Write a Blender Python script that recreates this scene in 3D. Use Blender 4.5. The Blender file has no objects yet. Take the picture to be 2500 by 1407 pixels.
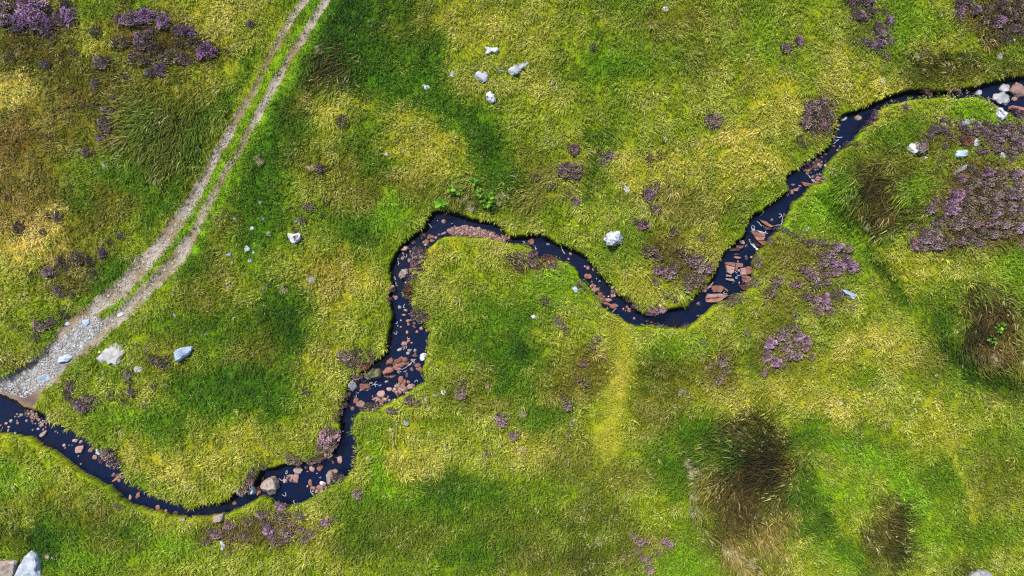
import bpy, math, random
import numpy as np
from mathutils import Vector

random.seed(7)
rng = np.random.default_rng(11)
R = math.radians
scene = bpy.context.scene
COL = scene.collection

# ------------------------------------------------------------------ camera, light, exposure
CAM_H = 42.0                      # metres above the meadow
PX = 40.0                         # photograph pixels per metre at meadow level
cam_data = bpy.data.cameras.new("camera")
cam = bpy.data.objects.new("camera", cam_data)
COL.objects.link(cam)
cam.location = (0, 0, CAM_H)
cam.rotation_euler = (0, 0, 0)
cam_data.sensor_width = 36.0
cam_data.lens = 36.0 * CAM_H / 62.5
cam_data.clip_start = 0.5
cam_data.clip_end = 2000.0
scene.camera = cam

SUN_EL, SUN_AZ = R(50), R(-30)    # azimuth clockwise from +Y (top of the picture)
world = bpy.data.worlds.new("World")
scene.world = world
world.use_nodes = True
wn = world.node_tree
sky = wn.nodes.new("ShaderNodeTexSky")
sky.sky_type = 'NISHITA'
sky.sun_disc = False
sky.ozone_density = 2.5
sky.sun_elevation = SUN_EL
sky.sun_rotation = SUN_AZ
wn.links.new(sky.outputs[0], wn.nodes["Background"].inputs[0])
wn.nodes["Background"].inputs[1].default_value = 0.125
sun_d = bpy.data.lights.new("sun", 'SUN')
sun_d.energy = 3.7
sun_d.angle = R(6)
sun_d.color = (1.0, 0.95, 0.87)
sun = bpy.data.objects.new("sun", sun_d)
COL.objects.link(sun)
to_sun = Vector((math.sin(SUN_AZ) * math.cos(SUN_EL), math.cos(SUN_AZ) * math.cos(SUN_EL), math.sin(SUN_EL)))
sun.rotation_euler = to_sun.to_track_quat('Z', 'Y').to_euler()
sun.location = to_sun * 60
scene.view_settings.view_transform = 'Standard'
scene.view_settings.look = 'None'
scene.view_settings.gamma = 1.0
scene.view_settings.use_curve_mapping = False
scene.view_settings.exposure = 1.66
scene.cycles.max_bounces = 4
scene.cycles.diffuse_bounces = 2
scene.cycles.glossy_bounces = 2
scene.cycles.use_denoising = False
scene.cycles.filter_width = 1.25

# ------------------------------------------------------------------ numeric helpers
def lin(c):
    c = np.asarray(c, float) / 255.0
    return np.where(c <= 0.04045, c / 12.92, ((c + 0.055) / 1.055) ** 2.4)

_lat = {}
def vnoise(x, y, seed=0):
    """smooth value noise in -1..1"""
    if seed not in _lat:
        _lat[seed] = np.random.default_rng(1000 + seed).uniform(-1, 1, (256, 256))
    L = _lat[seed]
    xi = np.floor(x).astype(int); yi = np.floor(y).astype(int)
    fx = x - xi; fy = y - yi
    fx = fx * fx * (3 - 2 * fx); fy = fy * fy * (3 - 2 * fy)
    a = L[xi & 255, yi & 255]; b = L[(xi + 1) & 255, yi & 255]
    c = L[xi & 255, (yi + 1) & 255]; d = L[(xi + 1) & 255, (yi + 1) & 255]
    return (a * (1 - fx) + b * fx) * (1 - fy) + (c * (1 - fx) + d * fx) * fy

def fbm(x, y, seed=0, octv=3):
    s = 0; a = 1.0; t = 0
    for k in range(octv):
        s = s + a * vnoise(x * 2 ** k + 17.3 * k, y * 2 ** k - 9.1 * k, seed + k); t += a; a *= 0.5
    return s / t

def sstep(a, b, x):
    t = np.clip((x - a) / (b - a), 0, 1)
    return t * t * (3 - 2 * t)

def seg_dist(X, Y, pts, vals=None):
    """distance to a polyline; with vals (list of per-vertex tuples) also the interpolated values"""
    pts = np.asarray(pts, float)
    best = np.full(X.shape, 1e9); bv = None
    if vals is not None:
        vals = np.asarray(vals, float); bv = np.zeros(X.shape + (vals.shape[1],))
    for i in range(len(pts) - 1):
        ax, ay = pts[i]; bx, by = pts[i + 1]
        dx, dy = bx - ax, by - ay
        t = np.clip(((X - ax) * dx + (Y - ay) * dy) / (dx * dx + dy * dy + 1e-12), 0, 1)
        d = np.hypot(X - ax - t * dx, Y - ay - t * dy)
        m = d < best
        best = np.where(m, d, best)
        if vals is not None:
            v = vals[i] * (1 - t[..., None]) + vals[i + 1] * t[..., None]
            bv = np.where(m[..., None], v, bv)
    return best if vals is None else (best, bv)

def in_poly(X, Y, pts):
    ins = np.zeros(X.shape, bool); n = len(pts)
    for i in range(n):
        x1, y1 = pts[i]; x2, y2 = pts[(i + 1) % n]
        if y1 == y2: continue
        c = ((y1 > Y) != (y2 > Y)) & (X < (x2 - x1) * (Y - y1) / (y2 - y1) + x1)
        ins ^= c
    return ins

def unit(px, py):
    """photo pixel -> metres at meadow level"""
    return (px - 1250.0) / PX, (703.5 - py) / PX

# magnified views of the photograph that coordinates below were read in: (x0, y0, scale)
V = {'A': (0, 900, 5.8625), 'B': (200, 1080, 5.8625), 'C': (500, 1100, 4.69), 'D': (800, 840, 5.8625),
     'E': (900, 600, 5.4125), 'F': (940, 480, 5.8625), 'G': (1220, 540, 5.8625), 'H': (1440, 620, 5.8625),
     'I': (1680, 560, 7.033), 'J': (1780, 400, 7.035), 'K': (1900, 200, 6.396), 'L': (2200, 160, 5.863),
     'M': (0, 700, 5.4125), 'N': (1060, 80, 5.8625), 'O': (500, 460, 5.4125), 'P': (0, 0, 1.0),
     '8': (1860, 460, 2.931), '9': (0, 927, 2.931), '12': (1860, 927, 2.931), '4': (1860, 0, 2.931)}
def vp(v, x, y):
    x0, y0, s = V[v]
    return x0 + x / s, y0 + y / s

# ------------------------------------------------------------------ stream outline (photo pixels)
BANK_A = [(2620,176),(2540,180),(2500,186),(2481,188),(2433,198),(2392,212),(2338,220),(2269,222),(2215,222),(2167,237),(2133,256),(2099,270),(2054,283),
 (2041,314),(2034,348),(2027,365),(1996,379),(1966,399),(1925,430),(1925,464),(1894,491),(1860,516),(1844,525),(1827,555),(1817,579),
 (1782,603),(1769,624),(1759,644),(1748,668),(1738,692),(1714,712),(1687,733),(1673,750),(1622,762),(1581,769),(1557,760),(1540,740),
 (1503,716),(1479,682),(1458,665),(1452,651),(1424,624),(1387,603),(1356,590),(1322,576),(1267,579),(1240,578),(1229,570),(1220,549),
 (1183,540),(1139,532),(1098,518),(1064,516),(1045,532),(1038,555),(1016,569),(995,586),(971,613),(959,634),(951,661),(956,692),
 (949,730),(954,753),(961,774),(954,808),(946,832),(941,863),(924,880),(903,893),(889,908),(862,924),(850,947),(842,971),(831,1002),
 (830,1029),(828,1057),(821,1087),(805,1112),(784,1118),(756,1128),(715,1135),(678,1142),(640,1152),(624,1175),(612,1197),(597,1207),
 (577,1210),(542,1231),(512,1234),(464,1243),(416,1227),(372,1214),(345,1200),(327,1190),(304,1166),(297,1149),(269,1128),(246,1111),
 (218,1084),(191,1063),(164,1053),(130,1029),(102,1009),(85,999),(51,988),(38,975),(0,960),(-60,940),(-130,905)]
BANK_B = [(2620,300),(2540,292),(2500,286),(2440,262),(2413,242),(2389,232),(2321,235),(2269,235),(2228,237),(2187,249),(2150,269),(2143,290),(2112,307),(2095,331),
 (2078,345),(2054,365),(2031,389),(2017,409),(2010,440),(1979,454),(1959,478),(1938,494),(1918,542),(1901,559),(1877,579),(1874,596),
 (1854,610),(1840,634),(1834,665),(1837,685),(1827,706),(1793,723),(1759,736),(1738,747),(1721,764),(1697,784),(1656,801),(1622,796),
 (1581,791),(1568,798),(1547,791),(1520,777),(1496,760),(1475,747),(1458,726),(1441,699),(1424,682),(1414,661),(1390,641),(1356,627),
 (1318,627),(1305,607),(1267,596),(1240,594),(1231,588),(1200,579),(1132,575),(1091,573),(1064,581),(1036,610),(1010,628),(1004,651),
 (992,692),(988,719),(999,733),(1002,760),(1026,788),(1043,815),(1040,835),(1036,859),(1033,880),(1026,914),(1033,934),(1012,947),
 (978,968),(948,985),(920,995),(879,1000),(862,1022),(855,1053),(864,1077),(864,1111),(862,1139),(849,1162),(818,1183),(774,1203),
 (756,1217),(722,1231),(702,1237),(671,1227),(658,1217),(634,1214),(597,1236),(546,1254),(519,1261),(484,1265),(443,1263),(409,1261),
 (386,1251),(348,1243),(307,1229),(290,1217),(273,1200),(263,1190),(239,1183),(222,1166),(184,1149),(157,1125),(136,1111),(102,1091),
 (68,1070),(34,1062),(0,1058),(-60,1050),(-130,1030)]
STREAM = [unit(*p) for p in BANK_A] + [unit(*p) for p in BANK_B[::-1]]

RUT_L = [(765,-40,9,.8),(745,0,9,.8),(736,10,9,.8),(712,41,8,.7),(678,102,8,.6),(664,130,6,.45),(640,177,6,.4),(620,222,8,.55),(614,235,9,.6),(580,290,11,.75),
 (553,348,12,.85),(525,392,14,1),(501,440,14,1),(478,478,15,1),(461,501,15,1),(432,545,18,1),(403,586,20,1),(368,624,21,1),(334,662,23,1),(300,699,24,1),(266,730,21,1),(239,747,18,.9),(205,774,22,.9)]
RUT_R = [(815,-40,11,.9),(791,7,11,.9),(770,38,10,.9),(753,68,11,.9),(736,99,11,.8),(705,140,10,.7),(681,184,11,.75),(658,229,10,.7),(635,273,10,.7),(607,328,9,.6),(587,369,9,.6),(553,420,9,.6),
 (525,474,9,.55),(505,504,10,.5),(485,545,12,.45),(461,590,15,.85),(433,631,17,1),(406,661,18,1),(368,699,17,1),(334,733,17,1),(300,764,17,1),(270,788,17,1),(239,815,20,1)]
WASH = [(292,762),(262,785),(205,770),(165,768),(148,802),(132,832),(100,858),(60,890),(10,916),(-60,935),(-130,950),(-130,960),(-60,962),(0,960),(38,978),(51,990),(80,1000),(90,970),(112,945),(142,930),(162,898),(207,866),(240,836),(275,800)]

# ------------------------------------------------------------------ ground grid
def axis(lo, hi, step):
    core = np.arange(lo, hi + step / 2, step)
    out = []; v = hi; s = step
    while v < 420:
        s *= 1.35; v += s; out.append(v)
    outn = []; v = lo; s = step
    while v > -420:
        s *= 1.35; v -= s; outn.append(v)
    return np.concatenate([np.array(outn[::-1]), core, np.array(out)])
GX = axis(-36.0, 36.0, 0.1); GY = axis(-21.5, 21.5, 0.1)
XX, YY = np.meshgrid(GX, GY)

d_st = np.full(XX.shape, 60.0)
near = (np.abs(XX) < 37) & (np.abs(YY) < 22.5)
xs_, ys_ = XX[near], YY[near]
dd = np.minimum(seg_dist(xs_, ys_, [unit(*p) for p in BANK_A]), seg_dist(xs_, ys_, [unit(*p) for p in BANK_B]))
ins = in_poly(xs_, ys_, STREAM)
dd = np.where(ins, -dd, dd)
dd = dd - 0.13 + 0.13 * fbm(xs_ * 1.5, ys_ * 1.5, 3, 3) + 0.06 * fbm(xs_ * 7, ys_ * 7, 8, 2)
d_st[near] = dd

WATER_Z = -0.50
def hump(cx, cy, rx, ry, rot=0):
    x0, y0 = unit(cx, cy); a = R(-rot)
    u = ((XX - x0) * math.cos(a) + (YY - y0) * math.sin(a)) / (rx / PX)
    v = (-(XX - x0) * math.sin(a) + (YY - y0) * math.cos(a)) / (ry / PX)
    return np.exp(-(u * u + v * v))
def ditch(pts, w):
    d = seg_dist(XX, YY, [unit(*p) for p in pts])
    return np.exp(-(d / (w / PX)) ** 2)
land = 0.24 * fbm(XX / 9.0, YY / 9.0, 20, 3) + 0.10 * fbm(XX / 1.6, YY / 1.6, 30, 2) + 0.035 * vnoise(XX / 0.45, YY / 0.45, 40)
land += 0.45 * hump(820, 320, 110, 90) + 0.35 * hump(1330, 800, 180, 140) + 0.3 * hump(1640, 560, 160, 70)
land += 0.55 * hump(2380, 520, 140, 110) + 0.3 * hump(2150, 470, 110, 60) + 0.25 * hump(1830, 1200, 120, 170, 10)
land += 0.2 * hump(2170, 1290, 70, 90) + 0.2 * hump(2430, 800, 70, 110) + 0.4 * hump(400, 330, 150, 110) - 0.3 * hump(2060, 600, 60, 60)
land -= 0.15 * ditch([(1040,170),(1060,240),(1130,285),(1190,345),(1205,400)], 38)
land -= 0.2 * ditch([(1440,320),(1452,400),(1442,480)], 16)
land -= 0.25 * ditch([(1495,770),(1505,870)], 14)
land -= 0.45 * ditch([(2000,480),(2060,560),(2130,630),(2185,690),(2205,740)], 26)
land -= 0.2 * ditch([(1975,1150),(1990,1250),(2060,1335),(2110,1400)], 26)
land -= 0.35 * ditch([(2320,860),(2380,920),(2480,960)], 26)
land = np.clip(land, -1.2, 2.0)
far = sstep(60, 300, np.hypot(XX, YY))
land = land * (1 - far)
RUT_L = [(a, b, c * (.78 if b < 480 else .92), d) for a, b, c, d in RUT_L]; RUT_R = [(a, b, c * (.78 if b < 480 else .92), d) for a, b, c, d in RUT_R]
rut_l_d, rut_l_v = seg_dist(XX, YY, [unit(a, b) for a, b, c, d in RUT_L], [(c / PX, d) for a, b, c, d in RUT_L])
rut_r_d, rut_r_v = seg_dist(XX, YY, [unit(a, b) for a, b, c, d in RUT_R], [(c / PX, d) for a, b, c, d in RUT_R])
edge_n = 0.30 * fbm(XX * 1.7, YY * 1.7, 50, 3)
rut = np.maximum((1.05 - rut_l_d / rut_l_v[..., 0] + edge_n) * rut_l_v[..., 1], (1.05 - rut_r_d / rut_r_v[..., 0] + edge_n) * rut_r_v[..., 1]) * 1.3
rut = np.clip(rut, 0, 1)
wash_poly = [unit(*p) for p in WASH]
wd = seg_dist(XX, YY, wash_poly + wash_poly[:1])
wash = np.where(in_poly(XX, YY, wash_poly), wd, -wd)
wash = sstep(-0.12, 0.2, wash + 0.12 * fbm(XX * 1.5, YY * 1.5, 60, 3))
track_m = np.maximum(rut, wash)

t_near = sstep(0.0, 2.2, np.abs(d_st))
land = land * (0.12 + 0.88 * t_near)
land = land - 0.07 * rut
# the gravel ford slopes down to the water
fx, fy = unit(40, 965)
land = land - wash * 0.40 * np.exp(-((XX - fx) ** 2 + (YY - fy) ** 2) / 3.2 ** 2)
bed = WATER_Z - 0.16 + 0.05 * fbm(XX * 1.2, YY * 1.2, 70, 2)
gyy, gxx = np.gradient(np.clip(d_st, -3, 3)); gyy = gyy / np.gradient(YY, axis=0); gxx = gxx / np.gradient(XX, axis=1)
gl = np.hypot(gxx, gyy) + 1e-6
shaded_bank = sstep(-0.1, 0.7, (gxx * math.sin(SUN_AZ) + gyy * math.cos(SUN_AZ)) / gl)      # shaded banks: their bare dark peat band is widened to carry the shade
bank_w = 0.11 + 0.27 * shaded_bank
tb = np.clip((0.02 - d_st) / (0.02 + bank_w), 0, 1)
gb = sstep(1.0, 0.2, np.where(in_poly(XX, YY, wash_poly), 0, wd)) * (d_st < 0.6)
tb = np.where((gb > 0.4) & (d_st < 0.3), sstep(0.25, -1.0, d_st), tb)
HGT = land * (1 - tb) + bed * tb
# gravel bar inside the middle bend: bank slopes into the water there
BAR = [vp('F', *p) for p in [(880,505),(905,450),(960,430),(1080,420),(1200,425),(1400,465),(1520,500),(1610,565),(1720,650),(1600,610),(1400,575),(1100,565),(960,560)]]
bar_poly = [unit(*p) for p in BAR]
bd = seg_dist(XX, YY, bar_poly + bar_poly[:1]); bd = np.where(in_poly(XX, YY, bar_poly), bd, -bd)
bar = sstep(-0.12, 0.10, bd + 0.06 * fbm(XX * 2, YY * 2, 75, 2))
HGT = np.where(bar > 0, np.maximum(HGT, HGT * (1 - bar) + (WATER_Z + 0.10) * bar), HGT)
HGT = np.where((bar > 0.5) & (HGT > WATER_Z + 0.2), np.maximum(HGT - 0.3 * bar, WATER_Z + 0.12), HGT)

def grid_sample(F, x, y):
    x = np.atleast_1d(np.asarray(x, float)); y = np.atleast_1d(np.asarray(y, float))
    i = np.clip(np.searchsorted(GX, x) - 1, 0, len(GX) - 2); j = np.clip(np.searchsorted(GY, y) - 1, 0, len(GY) - 2)
    u = np.clip((x - GX[i]) / (GX[i + 1] - GX[i]), 0, 1); v = np.clip((y - GY[j]) / (GY[j + 1] - GY[j]), 0, 1)
    if F.ndim == 3: u = u[:, None]; v = v[:, None]
    return (F[j, i] * (1 - u) + F[j, i + 1] * u) * (1 - v) + (F[j + 1, i] * (1 - u) + F[j + 1, i + 1] * u) * v
def h_at(x, y): return float(grid_sample(HGT, x, y)[0])
def place(px, py, z=None):
    """photo pixel -> point on the terrain (or on the level z) seen at that pixel"""
    x0, y0 = unit(px, py)
    if z is None:
        x, y = x0, y0
        for _ in range(4):
            zz = h_at(x, y); s = (CAM_H - zz) / CAM_H; x, y = x0 * s, y0 * s
        return x, y, h_at(x, y)
    s = (CAM_H - z) / CAM_H
    return x0 * s, y0 * s, z
# ------------------------------------------------------------------ vegetation colour map (what grows where)
PAL = {'YG': (136,151,34), 'YS': (160,158,54), 'ST': (186,168,96), 'LG': (118,162,24), 'G': (70,120,14), 'DG': (48,94,14),
       'OL': (112,112,36), 'DO': (80,84,28), 'BR': (84,66,32), 'DB': (60,50,25), 'TB': (132,112,70), 'HB': (104,86,52), 'RB': (120,96,56)}
# patches: (x, y, rx, ry, rot, kind, strength)
PATCH = [
 (160,430,230,240,0,'OL',.45),(130,380,200,180,0,'RB',.4),(110,560,170,100,0,'TB',.45),(860,110,120,90,0,'DO',.5),(520,60,170,90,0,'YS',.7),(600,130,90,60,0,'YG',.8),(640,90,30,80,20,'YG',.5),(90,60,120,75,0,'HB',.8),(60,140,110,50,0,'BR',.45),(400,105,140,75,15,'HB',.9),(370,130,110,40,10,'BR',.45),
 (190,140,110,60,0,'OL',.6),(170,180,110,50,10,'BR',.4),(230,100,60,40,0,'YS',.7),(40,225,70,50,0,'ST',.85),(70,275,80,40,20,'ST',.7),(220,205,80,50,0,'OL',.7),(300,175,60,40,0,'BR',.5),
 (170,265,110,70,0,'OL',.75),(190,250,70,40,0,'RB',.45),(460,200,80,45,0,'YS',.5),(430,185,60,30,0,'OL',.5),(400,280,150,90,-15,'OL',.75),(430,340,110,70,-15,'DO',.55),(370,310,60,60,0,'G',.35),
 (60,360,90,60,0,'RB',.6),(20,330,50,70,0,'RB',.5),(110,420,110,60,0,'OL',.6),(70,450,80,50,0,'TB',.35),(260,420,110,50,0,'LG',.45),(330,440,90,50,0,'G',.45),(440,430,60,60,0,'OL',.5),
 (240,530,110,60,0,'OL',.7),(180,500,60,40,0,'G',.4),(330,560,90,50,-20,'YG',.6),(60,600,90,70,0,'ST',.85),(60,545,60,40,0,'TB',.6),(110,560,60,50,0,'ST',.5),(40,680,80,60,0,'YS',.5),
 (110,725,110,60,0,'YG',.8),(250,685,70,50,-40,'G',.7),(150,690,60,30,0,'OL',.5),(60,830,100,60,0,'YG',.7),(40,885,70,30,0,'OL',.5),(190,650,70,45,0,'HB',.45),(130,800,60,40,0,'G',.4),
 (590,180,22,90,25,'G',.55),(480,330,30,110,28,'G',.45),(400,500,24,110,35,'G',.6),(280,680,24,80,45,'G',.55),(560,250,30,60,25,'G',.4),
 # right of the track
 (850,90,150,110,0,'DG',.75),(780,165,80,55,0,'DB',.6),(840,175,80,40,10,'BR',.45),(900,200,90,50,0,'DG',.5),(860,20,100,50,0,'DG',.5),(930,130,70,80,0,'G',.6),(1010,60,90,80,0,'OL',.6),(950,30,70,40,0,'G',.5),
 (1160,60,110,70,0,'YS',.55),(1020,110,60,60,0,'G',.5),(825,265,90,55,10,'YS',.75),(720,240,40,90,20,'DO',.7),(690,330,80,80,0,'DG',.6),(650,300,20,60,20,'G',.5),(960,200,90,45,0,'G',.8),(1010,250,70,50,0,'G',.5),(980,330,90,60,0,'YS',.5),(1050,380,90,70,0,'YS',.7),(890,330,50,60,0,'G',.5),
 (850,425,110,50,0,'OL',.6),(920,400,40,40,0,'G',.5),(760,400,60,50,0,'OL',.5),(930,480,90,40,0,'OL',.7),(1020,450,70,40,0,'OL',.5),(1060,300,50,50,0,'YS',.5),(640,440,60,70,0,'DG',.45),(660,480,80,50,0,'G',.6),(760,480,70,45,0,'YG',.7),(640,400,40,70,0,'G',.4),
 (600,540,70,60,0,'G',.5),(640,600,80,80,0,'G',.55),(840,570,120,60,0,'G',.75),(880,590,60,30,0,'DG',.4),(760,590,70,50,0,'YG',.55),(700,640,70,50,0,'YG',.6),(950,520,50,50,0,'LG',.6),(830,500,60,30,0,'OL',.4),
 (820,700,120,90,0,'YS',.8),(800,670,60,60,0,'TB',.3),(700,730,70,60,0,'G',.7),(680,785,65,55,0,'DG',.7),(740,860,130,60,0,'G',.75),(700,830,70,40,0,'DG',.45),(620,860,80,60,0,'OL',.55),(820,840,60,50,0,'YS',.6),(900,800,50,90,0,'YG',.6),
 (500,700,90,110,0,'OL',.55),(480,620,60,60,0,'G',.65),(540,580,30,80,20,'OL',.5),(440,800,80,60,0,'G',.5),(560,800,70,60,0,'G',.45),(400,870,80,40,0,'OL',.4),(480,940,90,50,0,'DG',.4),
 (300,965,110,50,0,'YG',.7),(350,1030,120,40,10,'LG',.45),(560,960,150,60,0,'G',.75),(600,930,90,40,0,'DG',.35),(680,970,60,50,0,'G',.6),(780,920,50,60,0,'YS',.7),(770,1000,60,60,0,'YG',.6),(600,1080,150,50,0,'YS',.65),(450,1150,150,50,10,'YS',.7),(420,1045,100,40,0,'G',.55),(330,1110,70,50,0,'YS',.5),(700,1060,70,40,0,'YG',.6),(520,1190,80,30,0,'YG',.7),
 # lower left
 (50,1160,80,60,0,'LG',.6),(40,1090,80,30,10,'YG',.8),(130,1170,60,50,20,'YG',.6),(170,1230,90,40,15,'OL',.5),(110,1290,100,60,0,'G',.6),(60,1230,60,40,0,'OL',.5),(240,1270,90,40,10,'OL',.45),(200,1350,110,40,0,'LG',.6),(400,1330,150,40,0,'LG',.6),(300,1300,80,30,0,'G',.5),(110,1330,30,40,0,'DG',.7),(30,1310,50,30,0,'DO',.5),
 (500,1390,90,30,0,'YG',.7),(270,1330,80,25,0,'OL',.6),(640,1290,150,50,0,'OL',.7),(660,1300,120,35,0,'HB',.55),(560,1290,60,30,0,'HB',.5),(820,1340,60,50,0,'YS',.6),(790,1270,60,40,0,'YS',.4),(650,1370,150,40,0,'YG',.8),
 # lower middle
 (900,1250,80,60,0,'G',.55),(870,1330,70,50,0,'DG',.55),(1000,1290,120,70,0,'OL',.6),(1100,1200,140,60,0,'G',.65),(1080,1180,80,40,0,'DG',.4),(1250,1310,130,80,0,'OL',.65),(1150,1350,100,50,0,'G',.5),(1340,1370,110,50,0,'DO',.5),(1400,1110,130,60,0,'OL',.5),(1000,1120,90,60,0,'YS',.65),(925,1120,28,90,0,'LG',.7),(970,1195,60,25,20,'LG',.5),(1030,1060,80,40,0,'YG',.8),(1140,1050,80,45,0,'YG',.7),(1290,1090,70,45,0,'YS',.65),(1200,1120,60,50,0,'YG',.5),(1210,985,60,35,0,'OL',.5),
 # inside the bend
 (1200,640,150,60,0,'YG',.8),(1100,700,80,80,0,'YG',.8),(1350,690,80,60,0,'LG',.45),(1250,770,110,60,0,'G',.65),(1130,830,80,60,0,'G',.65),(1250,870,80,70,0,'G',.75),(1260,870,50,40,0,'DG',.5),(1060,620,50,30,-20,'YS',.8),(1400,820,70,60,0,'YG',.6),(1430,910,60,70,0,'RB',.55),(1370,970,60,40,0,'RB',.45),(1350,930,50,40,0,'OL',.5),(1130,940,80,50,0,'OL',.5),(1240,950,60,40,0,'G',.75),(1090,890,50,50,0,'YG',.6),(1290,640,60,20,0,'RB',.5),(1020,1010,60,30,-30,'YS',.5),
 (1340,1010,80,40,0,'G',.6),(1600,910,90,60,0,'DO',.5),(1650,850,100,40,0,'LG',.4),(1560,850,40,40,0,'YG',.5),(1760,830,70,50,0,'YG',.5),(1710,930,70,50,0,'OL',.5),(1600,1020,80,50,0,'OL',.6),(1710,1050,80,40,0,'G',.8),(1800,960,80,50,0,'YS',.7),(1640,1120,90,50,0,'G',.5),(1770,890,40,60,0,'RB',.45),
 # upper middle right
 (1330,90,130,80,0,'YS',.35),(1500,150,100,50,0,'LG',.5),(1420,50,90,40,0,'YG',.7),(1600,260,130,70,0,'YG',.8),(1350,280,100,80,0,'YG',.8),(1480,370,30,60,0,'G',.5),(1520,170,60,30,0,'G',.4),(1650,50,90,40,0,'OL',.6),(1720,130,60,60,0,'OL',.45),(1800,180,90,60,0,'YG',.6),(1780,335,80,40,0,'ST',.75),(1650,480,130,50,0,'TB',.5),(1700,500,100,40,0,'OL',.5),(1700,570,80,35,0,'YS',.6),(1850,100,80,70,0,'LG',.4),(1900,250,70,80,0,'YS',.7),(1830,400,90,60,0,'YS',.8),(1600,400,110,50,0,'YS',.7),(1540,520,60,40,0,'YG',.6),(1380,560,90,30,0,'YG',.7),(1290,480,80,50,0,'OL',.6),(1175,475,90,40,0,'TB',.5),(1160,510,90,20,0,'DG',.6),(1110,500,40,40,0,'OL',.6),(1290,400,70,50,0,'OL',.45),(1390,420,60,40,0,'OL',.45),(1330,200,60,60,0,'YS',.4),(1100,160,60,50,0,'YG',.6),(1150,220,70,40,0,'YS',.35),
 (1650,620,90,60,0,'RB',.5),(1640,650,70,50,0,'HB',.5),(1700,670,50,50,0,'HB',.55),(1560,690,60,50,0,'YS',.7),(1600,720,50,30,0,'YS',.6),
 # upper right
 (2000,80,90,60,0,'YG',.8),(2140,240,90,60,0,'YS',.8),(2060,180,80,60,0,'YS',.6),(2310,170,130,50,0,'DO',.8),(2330,150,80,40,0,'DB',.3),(2380,200,80,30,0,'OL',.6),(2200,60,90,60,0,'LG',.4),(2350,110,90,30,0,'YG',.7),(2440,40,100,60,0,'HB',.8),(2460,60,60,40,0,'BR',.5),(2120,70,50,60,0,'HB',.3),(2460,180,70,35,0,'DO',.6),(1995,285,50,60,0,'HB',.75),(2280,110,50,30,0,'YS',.5),
 (2210,320,70,60,0,'G',.45),(2270,265,120,30,0,'YG',.7),(2380,260,60,40,0,'LG',.5),(2150,430,140,70,10,'DO',.7),(2130,465,110,50,20,'DB',.8),(2180,515,85,45,0,'BR',.9),(2160,430,60,30,0,'BR',.5),(2050,430,40,60,0,'LG',.5),(2030,500,50,60,0,'LG',.5),(2200,400,60,30,0,'OL',.5),(2240,470,40,50,0,'LG',.5),(2300,430,60,50,0,'LG',.5),(1960,540,50,50,0,'LG',.45),
 (2400,490,125,110,0,'HB',.9),(2330,590,110,40,0,'HB',.75),(2390,335,120,45,5,'HB',.65),(2440,570,80,40,0,'HB',.75),(2300,370,60,30,0,'OL',.5),(2380,380,80,20,0,'LG',.5),(2360,650,130,35,0,'YG',.8),(2470,650,50,50,0,'LG',.4),(2230,650,90,50,0,'YS',.6),
 (2420,800,80,105,0,'DB',.97),(2400,750,70,40,0,'BR',.5),(2450,870,60,50,0,'TB',.6),(2420,880,50,40,0,'BR',.6),(2340,880,40,60,-30,'DG',.6),(2460,940,60,30,0,'DG',.7),(2310,830,30,60,0,'G',.6),
 (2200,790,80,60,0,'YG',.6),(2150,860,90,60,0,'YS',.7),(2280,870,60,60,0,'OL',.5),(2100,750,60,50,0,'YG',.8),(2080,830,60,40,0,'YS',.5),(1910,855,70,60,0,'HB',.5),(1760,900,50,50,0,'OL',.5),(1850,770,70,30,0,'OL',.5),(1950,640,110,60,0,'HB',.55),(1880,600,60,40,0,'OL',.5),(2010,720,60,50,0,'HB',.45),(1900,740,60,20,0,'RB',.4),(1990,800,50,40,0,'YG',.6),(2040,900,60,50,0,'YS',.6),
 # lower right
 (1828,1195,132,178,8,'BR',.96),(1850,1105,90,70,0,'DB',.85),(1800,1230,70,70,0,'DB',.5),(1850,1180,80,60,20,'DB',.5),(1740,1200,50,70,0,'TB',.6),(1830,1340,80,60,0,'TB',.7),(1790,1250,60,50,0,'BR',.5),(1900,1260,50,60,0,'OL',.4),(1850,1070,90,30,0,'DO',.6),(1760,1110,60,40,0,'G',.5),(1900,1330,50,50,0,'TB',.4),
 (2175,1280,50,65,0,'BR',.8),(2185,1268,32,42,0,'DB',.8),(2150,1350,80,70,0,'DO',.7),(2210,1330,40,50,0,'DB',.5),(2070,1360,60,45,20,'LG',.7),(1990,1250,40,90,-15,'G',.6),(2060,1190,70,50,0,'LG',.45),(2130,1120,80,30,30,'LG',.7),(2220,1210,40,70,-25,'LG',.75),(2270,1300,60,60,0,'LG',.4),(2300,1040,90,60,0,'YS',.6),(2400,1010,90,60,0,'YG',.6),(2460,960,60,40,0,'OL',.6),(2330,1180,60,70,0,'G',.4),(2440,1180,90,70,0,'OL',.45),(2400,1310,90,60,0,'G',.5),(2350,1385,60,25,0,'DB',.6),(2460,1360,60,40,0,'YG',.5),(2190,1000,90,50,0,'YG',.7),(2050,1000,90,50,0,'YS',.6),(1950,950,80,50,0,'YS',.7),(1980,1060,60,50,0,'G',.6),(2100,1060,60,40,0,'G',.4),
 (1100,1290,210,100,0,'G',.3),(1440,1300,110,90,0,'G',.3),(1250,1210,150,60,0,'G',.3),(1560,1335,80,60,0,'HB',.4),(1600,1230,90,60,0,'YG',.6),(1450,1250,80,60,0,'DO',.45),(1440,1370,60,50,0,'DO',.6),(1660,1380,80,40,0,'LG',.6),(1660,1170,70,50,0,'G',.6),(1540,1150,70,50,0,'OL',.5),(1500,1060,70,50,0,'YG',.4)]
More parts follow.
